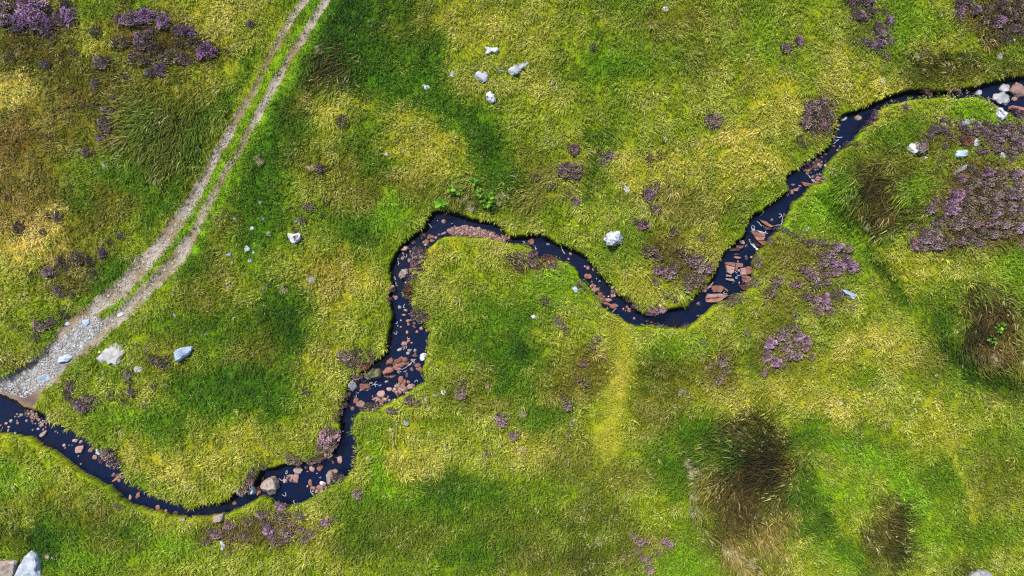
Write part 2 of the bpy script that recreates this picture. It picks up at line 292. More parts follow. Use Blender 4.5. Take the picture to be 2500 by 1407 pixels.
# long thin patches: (points, half width, kind, strength)
STROKE = [
 ([(800,20),(720,160),(650,280),(600,370),(540,480),(470,610),(400,690)],13,'LG',.75),([(815,20),(740,160),(665,290),(615,390)],13,'G',.6),
 ([(765,20),(700,120),(630,240),(570,350),(520,440),(440,570),(400,620),(280,760)],14,'LG',.75),
 ([(1040,160),(1060,240),(1130,285),(1190,345),(1200,400),(1235,450)],44,'G',.85),([(1190,345),(1200,400)],30,'DG',.4),([(1065,100),(1045,170)],30,'G',.6),
 ([(1440,320),(1452,400),(1442,490)],15,'DG',.8),([(1480,160),(1500,220),(1520,300)],14,'G',.45),([(1800,40),(1820,120),(1830,200)],16,'OL',.5),([(1370,120),(1370,200)],18,'G',.35),
 ([(1500,800),(1520,880),(1508,950),(1492,1050),(1478,1095)],26,'YS',.8),([(1510,900),(1505,960)],18,'ST',.7),([(1493,775),(1500,830),(1508,880)],9,'DO',.85),([(1560,890),(1620,920)],22,'DO',.5),
 ([(1990,470),(2030,520),(2060,560),(2110,615)],22,'LG',.75),([(2010,480),(2070,560)],18,'G',.5),([(2120,615),(2150,650),(2185,690),(2205,740)],15,'DG',.85),([(2205,740),(2240,760)],18,'G',.5),
 ([(2310,1040),(2350,1160),(2370,1220),(2375,1270)],7,'YS',.9),([(2300,940),(2290,1000)],10,'YS',.5),([(1975,1150),(1990,1250),(2060,1335),(2110,1400)],20,'DG',.4),([(2030,1090),(2100,1110),(2180,1160),(2240,1260)],18,'LG',.6),
 ([(2290,770),(2310,850),(2370,920),(2490,965)],18,'DG',.7),([(2040,400),(2030,470),(2080,530),(2140,560),(2200,550)],14,'DG',.75),([(50,1130),(55,1200),(60,1280)],8,'G',.5),
 ([(1185,640),(1250,600),(1330,640)],8,'YS',.3),([(2100,1400),(2040,1330)],14,'DG',.4)]

TROD_L = [([(1498,800),(1520,880),(1508,950),(1492,1050),(1476,1100)], 30), ([(2310,1040),(2350,1160),(2370,1220),(2378,1275)], 9), ([(50,1130),(55,1200),(60,1280)], 8)]
def photo_xy(x, y, z=0.0):
    s = CAM_H / (CAM_H - z)
    return x * s * PX + 1250.0, 703.5 - y * s * PX

CG_X = np.arange(-560, 3061, 8.0); CG_Y = np.arange(-480, 1891, 8.0)
PXX, PYY = np.meshgrid(CG_X, CG_Y)
qx = np.clip(PXX, 4, 2496) ; qy = np.clip(PYY, 4, 1403)
wx = qx + 30 * fbm(PXX / 45, PYY / 45, 100, 3); wy = qy + 30 * fbm(PXX / 55, PYY / 55, 110, 3)
edge = 0.55 * fbm(PXX / 30, PYY / 30, 120, 3)
CM = np.zeros(PXX.shape + (3,))
base_t = sstep(-0.35, 0.45, fbm(PXX / 130, PYY / 130, 130, 3))[..., None]
PL = {k: lin(v) for k, v in PAL.items()}
CM[:] = PL['YG'] * base_t + (0.55 * PL['YG'] + 0.45 * PL['G']) * (1 - base_t)
RUSH = np.zeros(PXX.shape)                      # how far the growth is long, leaning rush
def blend(w, kind):
    CM[:] = CM * (1 - w[..., None]) + PL[kind] * w[..., None]
for (x, y, rx, ry, rot, kind, s) in PATCH:
    a = R(rot); u = ((wx - x) * math.cos(a) + (wy - y) * math.sin(a)) / rx; v = (-(wx - x) * math.sin(a) + (wy - y) * math.cos(a)) / ry
    s = 1 - (1 - s) ** 1.4
    w = s * sstep(1.35, 0.55, np.sqrt(u * u + v * v) + edge)
    blend(w, kind)
    if kind in ('BR', 'DB', 'TB') and x > 1000: RUSH = np.maximum(RUSH, w)
    elif kind in ('BR', 'DB', 'TB', 'YS', 'LG', 'YG'): RUSH = RUSH * (1 - 0.5 * w)
for (x, y, rx, ry) in [(400, 310, 150, 100), (830, 180, 90, 60), (1180, 475, 110, 40), (2150, 460, 120, 70)]:
    RUSH = np.maximum(RUSH, sstep(1.3, 0.6, np.hypot((wx - x) / rx, (wy - y) / ry) + edge))
for (pts, hw, kind, s) in STROKE:
    d = seg_dist(wx * .6 + qx * .4, wy * .6 + qy * .4, pts) / hw
    blend(s * sstep(1.5, 0.4, d + 0.6 * edge), kind)
CMm = CM.mean((0, 1)); CM = CMm * (CM / CMm) ** 1.25 * 0.95
TROD = np.zeros(PXX.shape)
for pts, hw in TROD_L:
    TROD = np.maximum(TROD, sstep(1.7, 0.5, seg_dist(wx * .4 + qx * .6, wy * .4 + qy * .6, pts) / hw + .4 * edge))
w_ = (0.5 * TROD)[..., None]
CM = CM * (1 - w_) + lin((150,156,74)) * w_
RUSH = RUSH * (1 - TROD)
def map_sample(F, px, py):
    i = np.clip((px - CG_X[0]) / 8.0, 0, len(CG_X) - 1.001); j = np.clip((py - CG_Y[0]) / 8.0, 0, len(CG_Y) - 1.001)
    ii = i.astype(int); jj = j.astype(int); u = i - ii; v = j - jj
    if F.ndim == 3: u = u[:, None]; v = v[:, None]
    return (F[jj, ii] * (1 - u) + F[jj, ii + 1] * u) * (1 - v) + (F[jj + 1, ii] * (1 - u) + F[jj + 1, ii + 1] * u) * v
ALB = np.array([0.66, 0.63, 0.23])               # sunlit picture value -> leaf reflectance

# ------------------------------------------------------------------ materials
def new_mat(name):
    m = bpy.data.materials.new(name); m.use_nodes = True
    return m, m.node_tree, m.node_tree.nodes["Principled BSDF"]
def N(nt, t, **kw):
    n = nt.nodes.new(t)
    for k, v in kw.items(): setattr(n, k, v)
    return n
def ramp(nt, fac, stops):
    r = N(nt, "ShaderNodeValToRGB"); nt.links.new(fac, r.inputs[0])
    e = r.color_ramp.elements
    while len(e) > 1: e.remove(e[-1])
    e[0].position = stops[0][0]; e[0].color = (*stops[0][1], 1)
    for p, c in stops[1:]:
        q = e.new(p); q.color = (*c, 1)
    return r.outputs[0]
def mixc(nt, fac, a, b, mode='MIX'):
    m = N(nt, "ShaderNodeMix", data_type='RGBA', blend_type=mode)
    for s, v in ((m.inputs[0], fac), (m.inputs[6], a), (m.inputs[7], b)):
        if hasattr(v, 'is_linked'): nt.links.new(v, s)
        elif isinstance(v, (int, float)): s.default_value = v
        else: s.default_value = (*v, 1) if len(v) == 3 else v
    return m.outputs[2]
def noise_fac(nt, scale, detail=4, vec=None, rough=0.6):
    n = N(nt, "ShaderNodeTexNoise"); n.inputs['Scale'].default_value = scale; n.inputs['Detail'].default_value = detail; n.inputs['Roughness'].default_value = rough
    if vec is not None: nt.links.new(vec, n.inputs['Vector'])
    return n.outputs[0]
def bump(nt, bsdf, h, strength, dist):
    b = N(nt, "ShaderNodeBump"); b.inputs['Strength'].default_value = strength; b.inputs['Distance'].default_value = dist
    nt.links.new(h, b.inputs['Height']); nt.links.new(b.outputs[0], bsdf.inputs['Normal'])

def attr_mat(name, rough=0.8, spec=0.15, transl=0.0, grain=None):
    m, nt, b = new_mat(name)
    a = N(nt, "ShaderNodeAttribute", attribute_name="Col")
    c = a.outputs['Color']
    if grain:
        g = N(nt, "ShaderNodeNewGeometry")
        f = noise_fac(nt, grain[0], 5, g.outputs['Position'])
        c = mixc(nt, 1.0, c, ramp(nt, f, [(0.3, (1 - grain[1],) * 3), (0.7, (1 + grain[1],) * 3)]), 'MULTIPLY')
        bump(nt, b, f, 0.6, grain[2])
    nt.links.new(c, b.inputs['Base Color'])
    b.inputs['Roughness'].default_value = rough
    b.inputs['Specular IOR Level'].default_value = spec
    if transl:
        t = N(nt, "ShaderNodeBsdfTranslucent"); nt.links.new(c, t.inputs['Color'])
        mx = N(nt, "ShaderNodeMixShader"); mx.inputs[0].default_value = transl
        out = nt.nodes["Material Output"]
        nt.links.new(b.outputs[0], mx.inputs[1]); nt.links.new(t.outputs[0], mx.inputs[2]); nt.links.new(mx.outputs[0], out.inputs['Surface'])
    return m
M_GROUND = attr_mat("meadow_soil", 0.95, 0.05, grain=(9.0, 0.35, 0.03))
M_TRACK = attr_mat("track_gravel", 0.95, 0.1, grain=(14.0, 0.35, 0.03))
M_GRASS = attr_mat("grass_blades", 0.75, 0.12, transl=0.22)
M_GRAVEL = attr_mat("loose_gravel", 0.85, 0.2)

def water_mat():
    m, nt, b = new_mat("peaty_water")
    b.inputs['Roughness'].default_value = 0.06
    b.inputs['IOR'].default_value = 1.33
    g = N(nt, "ShaderNodeNewGeometry")
    bl = noise_fac(nt, 1.1, 5, g.outputs['Position'], 0.65)          # peat-brown bed showing where it is shallow
    nt.links.new(ramp(nt, bl, [(0.50, (0.0010, 0.0027, 0.0125)), (0.68, (0.0045, 0.0032, 0.004)), (0.82, (0.011, 0.0065, 0.0045))]), b.inputs['Base Color'])  # first stop: blue of the reflected sky put into the base colour
    f = noise_fac(nt, 4.5, 5, g.outputs['Position'], 0.6)
    bump(nt, b, f, 0.7, 0.05)
    return m
M_WATER = water_mat()

def rock_mat(name, stops, lichen=None, rough=0.85, scale=3.0):
    """stops: colour ramp of the stone; lichen: (colour, amount) blotches; moss: colour on the top"""
    m, nt, b = new_mat(name)
    tc = N(nt, "ShaderNodeTexCoord"); oi = N(nt, "ShaderNodeObjectInfo")
    off = N(nt, "ShaderNodeVectorMath", operation='ADD'); nt.links.new(tc.outputs['Object'], off.inputs[0])
    sc_ = N(nt, "ShaderNodeMath", operation='MULTIPLY'); sc_.inputs[1].default_value = 40.0
    nt.links.new(oi.outputs['Random'], sc_.inputs[0]); nt.links.new(sc_.outputs[0], off.inputs[1])
    v = off.outputs[0]
    f = noise_fac(nt, scale, 6, v, 0.65)
    c = ramp(nt, f, stops)
    if lichen:
        for k, (lc, amt, ls) in enumerate(lichen):
            lf = noise_fac(nt, ls, 5, v, 0.7)
            fac = ramp(nt, lf, [(1 - amt - 0.03, (0, 0, 0)), (1 - amt + 0.03, (1, 1, 1))])
            c = mixc(nt, fac, c, lc)
    hsv = N(nt, "ShaderNodeHueSaturation"); nt.links.new(c, hsv.inputs['Color'])
    mr = N(nt, "ShaderNodeMapRange"); mr.inputs[3].default_value = 0.28; mr.inputs[4].default_value = 0.52
    nt.links.new(oi.outputs['Random'], mr.inputs[0]); nt.links.new(mr.outputs[0], hsv.inputs['Value'])
    nt.links.new(hsv.outputs[0], b.inputs['Base Color'])
    b.inputs['Roughness'].default_value = rough; b.inputs['Specular IOR Level'].default_value = 0.25
    bump(nt, b, noise_fac(nt, scale * 4, 6, v, 0.7), 0.5, 0.03)
    return m
RM = {
 'r': rock_mat("red_sandstone", [(0.3, (0.17, 0.065, 0.045)), (0.5, (0.30, 0.125, 0.088)), (0.72, (0.40, 0.20, 0.145))], None, 0.8, 4),
 'd': rock_mat("wet_dark_sandstone", [(0.3, (0.045, 0.02, 0.016)), (0.5, (0.10, 0.042, 0.032)), (0.75, (0.20, 0.095, 0.07))], None, 0.4, 4),
 'p': rock_mat("pink_sandstone", [(0.3, (0.26, 0.135, 0.105)), (0.5, (0.39, 0.22, 0.18)), (0.72, (0.50, 0.34, 0.29))], None, 0.85, 4),
 't': rock_mat("tan_sandstone", [(0.3, (0.22, 0.15, 0.105)), (0.5, (0.36, 0.26, 0.20)), (0.72, (0.46, 0.37, 0.31))], [((0.45, 0.45, 0.43), 0.42, 5)], 0.85, 3),
 'g': rock_mat("grey_lichened_rock", [(0.3, (0.16, 0.155, 0.15)), (0.5, (0.34, 0.33, 0.33)), (0.7, (0.52, 0.52, 0.53))], [((0.06, 0.055, 0.05), 0.36, 6), ((0.62, 0.63, 0.62), 0.34, 4)], 0.9, 3),
 'w': rock_mat("white_lichened_rock", [(0.3, (0.42, 0.42, 0.44)), (0.5, (0.68, 0.68, 0.70)), (0.7, (0.80, 0.80, 0.81))], [((0.10, 0.085, 0.075), 0.38, 5), ((0.40, 0.42, 0.47), 0.45, 9)], 0.9, 3),
 'l': rock_mat("white_rock_dark_lichen", [(0.3, (0.42, 0.42, 0.44)), (0.5, (0.68, 0.68, 0.70)), (0.7, (0.8, 0.8, 0.81))], [((0.06, 0.05, 0.06), 0.46, 4), ((0.36, 0.38, 0.42), 0.45, 9)], 0.9, 3),
 'n': rock_mat("white_rock_brown_moss", [(0.3, (0.45, 0.45, 0.47)), (0.5, (0.68, 0.68, 0.70)), (0.7, (0.8, 0.8, 0.81))], [((0.13, 0.07, 0.035), 0.40, 2.2)], 0.9, 3),
 'b': rock_mat("sky_tinted_pale_rock", [(0.3, (0.24, 0.30, 0.37)), (0.5, (0.38, 0.46, 0.55)), (0.7, (0.48, 0.58, 0.67))], [((0.33, 0.32, 0.30), 0.30, 5)], 0.75, 2.5),  # pale stone with the blue of reflected sky mixed into its colour
 's': rock_mat("slate_grey_rock", [(0.3, (0.25, 0.27, 0.29)), (0.5, (0.40, 0.43, 0.46)), (0.7, (0.50, 0.53, 0.56))], [((0.30, 0.28, 0.24), 0.35, 4)], 0.85, 2.5),
 'c': rock_mat("cream_crusted_rock", [(0.3, (0.36, 0.33, 0.28)), (0.5, (0.60, 0.57, 0.51)), (0.7, (0.72, 0.71, 0.67))], [((0.50, 0.56, 0.63), 0.36, 2.5)], 0.95, 3),
 'm': rock_mat("mossy_rock", [(0.3, (0.10, 0.085, 0.05)), (0.5, (0.24, 0.21, 0.15)), (0.7, (0.38, 0.35, 0.30))], [((0.07, 0.075, 0.02), 0.52, 3)], 0.95, 3),
}
CNAME = {'r': 'red', 'd': 'dark wet red', 'p': 'pink', 't': 'tan', 'g': 'grey', 'w': 'white', 'l': 'black-spotted white', 'n': 'brown-patched white', 'b': 'pale blue', 's': 'slate grey', 'c': 'cream', 'm': 'mossy'}

# ------------------------------------------------------------------ mesh helpers
def mesh_from(name, verts, faces_tri=None, quads=None, col=None, mat=None, smooth=False):
    me = bpy.data.meshes.new(name)
    verts = np.asarray(verts, np.float32)
    loops = []; starts = []; tot = 0
    nt_ = 0 if faces_tri is None else len(faces_tri); nq = 0 if quads is None else len(quads)
    parts = []
    if nt_: parts.append(np.asarray(faces_tri, np.int32).ravel())
    if nq: parts.append(np.asarray(quads, np.int32).ravel())
    li = np.concatenate(parts)
    st = np.concatenate([np.arange(nt_, dtype=np.int32) * 3, nt_ * 3 + np.arange(nq, dtype=np.int32) * 4])
    me.vertices.add(len(verts)); me.vertices.foreach_set("co", verts.ravel())
    me.loops.add(len(li)); me.loops.foreach_set("vertex_index", li)
    me.polygons.add(nt_ + nq); me.polygons.foreach_set("loop_start", st)
    if smooth: me.polygons.foreach_set("use_smooth", np.ones(nt_ + nq, bool))
    else: me.polygons.foreach_set("use_smooth", np.zeros(nt_ + nq, bool))
    if col is not None:
        a = me.attributes.new("Col", 'FLOAT_COLOR', 'POINT')
        c = np.ones((len(verts), 4), np.float32); c[:, :3] = col
        a.data.foreach_set("color", c.ravel())
    me.update(calc_edges=True)
    if mat: me.materials.append(mat)
    return me
def link(name, data, parent=None, **props):
    o = bpy.data.objects.new(name, data); COL.objects.link(o)
    if parent is not None: o.parent = parent
    for k, v in props.items():
        if v is not None: o[k] = v
    return o

# ------------------------------------------------------------------ ground, track, water
ny, nx = XX.shape
gpx, gpy = photo_xy(XX.ravel(), YY.ravel(), np.clip(HGT.ravel(), -0.6, 2))
gcol = map_sample(CM, gpx, gpy) * ALB
thatch = np.array([0.045, 0.055, 0.010])
gcol = gcol * 0.62 + thatch * 0.16
peat = np.array([0.009, 0.007, 0.006])
w = sstep(0.0, -0.07, d_st.ravel())[:, None]
gcol = gcol * (1 - w) + peat * w
w = np.maximum(bar.ravel() * 0.9, 0)[:, None]
gcol = gcol * (1 - w) + np.array([0.085, 0.042, 0.035]) * w
idx = np.arange(ny * nx).reshape(ny, nx)
quads = np.stack([idx[:-1, :-1], idx[:-1, 1:], idx[1:, 1:], idx[1:, :-1]], -1).reshape(-1, 4)
gv = np.stack([XX.ravel(), YY.ravel(), HGT.ravel()], -1)
link("ground", mesh_from("ground", gv, quads=quads, col=gcol, mat=M_GROUND, smooth=True), kind="structure", label="grassy moorland ground cut by the winding stream")

def sub_sheet(name, mask, zv, col, mat, label):
    qm = mask[:-1, :-1] | mask[:-1, 1:] | mask[1:, 1:] | mask[1:, :-1]
    q = quads[qm.ravel()]
    used = np.unique(q); remap = np.full(ny * nx, -1); remap[used] = np.arange(len(used))
    v = np.stack([XX.ravel()[used], YY.ravel()[used], zv.ravel()[used]], -1)
    return link(name, mesh_from(name, v, quads=remap[q], col=None if col is None else col[used], mat=mat, smooth=True), kind="structure", label=label)
tn = fbm(XX * 1.1, YY * 1.1, 150, 3).ravel()[:, None]; tn2 = fbm(XX * 4.5, YY * 4.5, 160, 3).ravel()[:, None]
soil = np.array([0.098, 0.070, 0.036]); grit = np.array([0.165, 0.137, 0.104]); pale = np.array([0.145, 0.132, 0.118])
k = sstep(-0.25, 0.45, tn * .8 + tn2 * .5 + (0.55 * np.maximum(rut_l_v[..., 1] * (rut_l_d < 0.8), rut_r_v[..., 1] * (rut_r_d < 0.8)).ravel()[:, None] - .35))
tcol = soil * (1 - k) + grit * k
mid = sstep(1.05, 0.25, seg_dist(XX, YY, [unit(*p) for p in [(-60, 955), (40, 945), (95, 915), (140, 870), (185, 830), (225, 790)]])).ravel()[:, None]
wv = wash.ravel()[:, None] * np.clip(mid * 1.1 + .25 * tn2, 0, 1)
tcol = tcol * (1 - wv) + pale * wv
wet = sstep(0.9, 0.05, d_st.ravel())[:, None] * wash.ravel()[:, None]
tcol = tcol * (1 - wet) + np.array([0.06, 0.04, 0.036]) * wet
sub_sheet("track", (track_m > 0.12) & near, HGT + 0.012, tcol, M_TRACK, "stony two-rut vehicle track ending in a gravel ford")
sub_sheet("water", (d_st < 0.12) & near & (HGT < WATER_Z + 0.45), np.full(XX.shape, WATER_Z), None, M_WATER, "dark peaty stream water winding through the moor")
# ------------------------------------------------------------------ stones
def polar_outline(poly):
    """star-shaped outline -> (centroid, radius(theta) table of 72)"""
    p = np.asarray(poly, float)
    x, y = p[:, 0], p[:, 1]; x2, y2 = np.roll(x, -1), np.roll(y, -1)
    cr = x * y2 - x2 * y; A = cr.sum() / 2
    cx = ((x + x2) * cr).sum() / (6 * A); cy = ((y + y2) * cr).sum() / (6 * A)
    th = np.linspace(0, 2 * np.pi, 72, endpoint=False); rr = np.zeros(72)
    for i, t in enumerate(th):
        dx, dy = math.cos(t), math.sin(t); best = 0
        for k in range(len(p)):
            ax, ay = x[k] - cx, y[k] - cy; bx, by = x2[k] - cx, y2[k] - cy
            den = dx * (by - ay) - dy * (bx - ax)
            if abs(den) < 1e-12: continue
            s = (ax * (by - ay) - ay * (bx - ax)) / den; u = (ax * dy - ay * dx) / den
            if s > 0 and -1e-6 <= u <= 1 + 1e-6: best = max(best, s)
        rr[i] = best if best > 0 else 0.05
    return (cx, cy), rr

_ico = {}
def ico(level):
    if level not in _ico:
        import bmesh
        bm = bmesh.new(); bmesh.ops.create_icosphere(bm, subdivisions=level, radius=1.0)
        v = np.array([q.co[:] for q in bm.verts]); f = np.array([[q.index for q in t.verts] for t in bm.faces]); bm.free()
        _ico[level] = (v, f)
    return _ico[level]

def stone_mesh(name, rad, height, level, g, rough=0.06, planes=13):
    """an angular stone: a ball cut by random planes, its outline seen from above set by rad (72 radii in metres)"""
    v, f = ico(level)
    n = g.normal(size=(planes, 3)); n[:, 2] *= 0.8; n /= np.linalg.norm(n, axis=1)[:, None]
    hh = g.uniform(0.62, 0.98, planes)
    top = np.array([[g.normal() * .12, g.normal() * .12, 1.0]]); top /= np.linalg.norm(top)
    n = np.vstack([n, top]); hh = np.append(hh, 0.62)
    dp = v @ n.T
    r = np.min(np.where(dp > 0.05, hh[None] / np.maximum(dp, 0.05), 9.0), axis=1)
    r = np.minimum(r, 1.15)
    th = np.arctan2(v[:, 1], v[:, 0]); 
    p = v * r[:, None]
    rho = np.hypot(p[:, 0], p[:, 1])
    # normalise the outline so that the widest ring follows rad
    ti = ((th % (2 * np.pi)) / (2 * np.pi) * 72).astype(int) % 72
    mx = np.full(72, 0.0); np.maximum.at(mx, ti, rho)
    mx = np.array([max(mx[(i - 4 + np.arange(9)) % 72].max(), 0.3) for i in range(72)])
    R_ = np.interp(th % (2 * np.pi), np.linspace(0, 2 * np.pi, 73), np.append(rad, rad[0]))
    M_ = np.interp(th % (2 * np.pi), np.linspace(0, 2 * np.pi, 73), np.append(mx, mx[0]))
    q = np.minimum(rho / M_ * 1.14, 1.0)
    x = np.cos(th) * R_ * q; y = np.sin(th) * R_ * q
    z = p[:, 2] * height / 0.62
    s = float(np.mean(rad))
    jit = rough * s * vnoise(v[:, 0] * 2.3 + g.uniform(0, 50), v[:, 1] * 2.3 + v[:, 2] * 3.1, 200)
    x += jit * v[:, 0]; y += jit * v[:, 1]; z += jit * 0.7
    return mesh_from(name, np.stack([x, y, z], -1), faces_tri=f, smooth=False)

def generic_outline(w, h, g):
    n = g.integers(5, 9); a = np.sort(g.uniform(0, 2 * np.pi, n) * 0.45 + np.arange(n) * 2 * np.pi / n * 0.55 * 1.0 + 0)
    a = (np.arange(n) + g.uniform(-.3, .3, n)) * 2 * np.pi / n + g.uniform(0, 6)
    r = g.uniform(0.82, 1.06, n)
    poly = np.stack([np.cos(a) * r * w / 2, np.sin(a) * r * h / 2], -1)
    return poly

ORD = ["first", "second", "third", "fourth", "fifth", "sixth", "seventh", "eighth", "ninth", "tenth", "eleventh", "twelfth", "thirteenth", "fourteenth", "fifteenth", "sixteenth"]
def from_left(i, n):
    if n == 1: return ""
    if i == 0: return "leftmost "
    if i == n - 1: return "rightmost "
    return ORD[min(i, 15)] + " from left, "

STONES = []    # dicts: photo centre, outline (photo px, y down), kind, place phrase, water flag
def S(v, rows, where, wet=True):
    sc = V[v][2]
    for row in rows:
        row = list(row) + [0, 'p'][len(row) - 4:] if len(row) < 6 else row
        x, y, w, h, rot, kind = row[:6]
        px, py = vp(v, x, y)
        STONES.append(dict(px=px, py=py, w=w / sc, h=h / sc, rot=rot, kind=kind, where=where, wet=wet, poly=None, label=row[6] if len(row) > 6 else None))
def SP(v, poly, kind, where, wet=False, label=None, hgt=None):
    pp = [vp(v, *p) for p in poly]
    (cx, cy), rr = polar_outline(pp)
    STONES.append(dict(px=cx, py=cy, w=np.ptp([p[0] for p in pp]), h=np.ptp([p[1] for p in pp]), rot=0, kind=kind, where=where, wet=wet, poly=pp, label=label, hgt=hgt))

FORD = "in stream below gravel ford"
S('A', [(300,665,60,40,10,'t'),(245,655,35,30,0,'t'),(215,690,28,20,0,'p'),(268,692,25,22,0,'p'),(152,755,55,45,20,'t'),(83,788,38,38,0,'p'),(250,780,38,40,0,'p'),(8,815,28,22,0,'p'),(128,838,52,28,-5,'t'),
 (117,890,25,48,0,'t'),(215,928,55,32,35,'t'),(35,850,18,20,0,'p'),(20,885,25,18,0,'t'),(378,752,40,45,0,'p'),(450,762,25,22,0,'p'),(505,790,20,25,0,'g'),(240,745,18,14,0,'p'),(520,690,60,45,15,'p'),(460,705,35,45,40,'p'),
 (560,735,45,30,40,'p'),(612,800,42,50,0,'p'),(672,745,40,25,50,'p'),(700,765,35,38,0,'p'),(665,785,28,28,0,'p'),(655,845,28,25,0,'p'),(620,875,28,35,0,'t'),(545,865,35,28,0,'g'),(470,880,30,25,0,'p'),(740,850,16,22,0,'p'),
 (800,903,28,28,0,'p'),(825,922,18,18,0,'p'),(865,950,15,20,0,'d'),(425,630,30,25,0,'r'),(360,590,35,35,0,'r'),(460,650,40,22,20,'r'),(395,610,30,20,0,'r'),(490,670,30,30,0,'r')], FORD)
SP('A', [(560,965),(600,915),(650,885),(668,905),(655,935),(610,980)], 't', FORD, True, "tan half-moon shaped stone alone in stream below gravel ford", .16)
LOW = "in lower stream reach"
S('A', [(1068,1035,95,50,10,'t'),(1155,1050,60,40,45,'t'),(918,1098,45,45,0,'p'),(932,1137,20,20,0,'p'),(990,1100,20,18,0,'g'),(1033,1102,28,22,0,'p'),(1290,1172,78,65,20,'t'),(1350,1272,78,62,0,'p'),
 (1120,1255,28,20,0,'g'),(1155,1370,30,25,0,'g'),(1545,1385,60,40,0,'w')], LOW)
SP('A', [(1075,1120),(1195,1100),(1195,1145),(1165,1200),(1105,1222),(1068,1190)], 'p', LOW, True, "largest flat pink stone in lower stream reach", .16)
SP('A', [(1350,1150),(1380,1150),(1420,1195),(1450,1240),(1425,1255),(1375,1215)], 'w', LOW, True, "white bleached stone on lower stream bank by heather", .12)
S('B', [(525,545,50,40,-20,'p'),(550,490,40,40,0,'p'),(630,580,50,40,0,'d'),(688,790,50,70,10,'p'),(800,760,60,95,-20,'r'),(1200,985,45,45,0,'r'),(1335,1010,85,45,0,'d'),(1500,935,90,60,-30,'d'),(1525,985,30,30,0,'d')], LOW)
S('B', [(490,525,155,30,35,'r',"long narrow red sandstone sliver against lower stream bank"),(1085,940,60,85,0,'r',"red stone with notched top near lower stream grass mound"),(1420,1115,90,60,0,'t',"tan stone half buried in grass on lower stream bank")], LOW)
POOL = "in boulder pool"
S('C', [(335,605,50,45,-30,'r'),(605,460,65,90,0,'r'),(660,320,35,60,0,'r'),(600,405,60,20,0,'d'),(915,352,50,45,0,'p'),(1048,315,60,105,10,'p'),(1065,228,100,80,0,'t'),(1000,300,40,40,0,'p'),(1228,208,60,70,0,'p'),(1158,193,40,40,0,'t'),
 (1322,195,75,75,0,'r'),(1548,108,58,80,0,'p'),(1500,82,30,16,0,'p'),(1210,375,45,85,15,'r'),(1240,435,70,55,-20,'r'),(1495,240,60,50,0,'p'),(1370,385,40,40,0,'p'),(1320,430,80,60,0,'p'),(1340,375,50,40,0,'w'),(1420,50,80,80,0,'p'),
 (1380,40,60,60,0,'p'),(1323,312,24,18,0,'g'),(1285,265,20,15,0,'p'),(1178,242,25,16,0,'p'),(1175,410,20,25,0,'p'),(1280,470,50,40,0,'p')], POOL)
SP('C', [(640,430),(665,360),(720,320),(790,315),(825,370),(842,440),(800,500),(735,525),(680,480)], 't', POOL, True, "largest grey-topped round boulder standing in dark pool", .62)
SP('C', [(485,460),(540,385),(575,415),(580,495),(545,508),(500,500)], 'w', POOL, True, "white rock at pool mouth beside biggest boulder", .4)
SP('C', [(1380,290),(1410,235),(1460,225),(1470,300),(1460,395),(1400,395),(1385,340)], 't', POOL, True, "tall purplish-grey slab stone on pool's lower right bank", .3)
SP('C', [(90,755),(190,735),(222,790),(215,815),(130,835),(95,830)], 't', POOL, False, "pinkish-grey block on bank just left of heather peninsula", .3)
SP('C', [(165,1045),(205,1020),(235,1070),(240,1120),(205,1155),(180,1135),(185,1090)], 'w', "x", False, "narrow white stone below heather peninsula", .18)
S('C', [(225,1200,35,35,0,'w',"small white stone alone below narrow white stone by peninsula")], "x", False)
WEIR = "at red stone weir"
S('D', [(1100,10,90,40,0,'r'),(1035,80,80,40,20,'t'),(1168,90,60,35,0,'t'),(1145,135,55,40,0,'g'),(1250,170,90,40,0,'d'),(1255,135,35,35,0,'d'),(1285,307,88,52,0,'r'),(1275,357,25,22,0,'r'),(1320,370,70,80,0,'r'),(1205,367,45,65,20,'r'),
 (1135,445,38,70,0,'d'),(890,250,95,85,0,'r'),(1060,300,170,60,15,'r'),(1010,245,120,70,0,'r'),(1100,230,90,70,0,'r'),(985,345,130,55,-10,'r'),(930,460,110,55,10,'r'),(850,465,90,50,0,'r'),(515,535,75,45,0,'g'),(433,630,40,50,0,'p'),(405,690,40,40,0,'p'),(443,560,30,40,0,'p'),
 (880,650,85,60,0,'p'),(770,715,120,90,10,'p'),(670,785,50,40,0,'p'),(720,800,70,45,0,'p'),(820,790,50,45,0,'p'),(860,770,30,60,0,'p'),(1045,515,75,110,0,'r'),(1100,545,50,80,0,'r'),(1155,550,55,55,0,'p'),(1190,610,110,80,0,'p'),(1090,610,45,40,0,'p'),(1010,600,50,55,0,'p'),
 (980,690,45,45,0,'p'),(1080,655,65,50,0,'p'),(1030,640,50,45,0,'p'),(1040,690,45,45,0,'p'),(960,650,40,45,0,'p'),(410,815,85,95,0,'r'),(355,930,60,55,0,'r'),(320,895,25,30,0,'r'),(845,540,60,30,0,'t'),(620,555,60,30,0,'t')], WEIR)
SP('D', [(400,870),(455,810),(500,820),(545,860),(500,900),(470,930),(425,905)], 'p', WEIR, True, "big pink slab below red stone weir by brown heather", .2)
SP('D', [(240,800),(275,830),(300,865),(280,895),(245,895)], 'r', WEIR, True, "red slab wedged into left bank below weir", .25)
SP('D', [(775,400),(830,340),(900,330),(955,360),(960,400),(880,430),(800,470),(780,455)], 'r', WEIR, True, "bright orange-red boulder in middle of stone weir", .42)
SP('D', [(480,430),(580,370),(640,348),(740,360),(772,400),(760,470),(700,500),(610,520),(520,490)], 'm', WEIR, True, "largest mossy grey-topped boulder in red stone weir", .5)
SP('D', [(300,560),(360,500),(410,550),(418,610),(380,670),(345,690),(295,610)], 'g', WEIR, True, "pale grey lichened boulder on left bank below weir", .42)
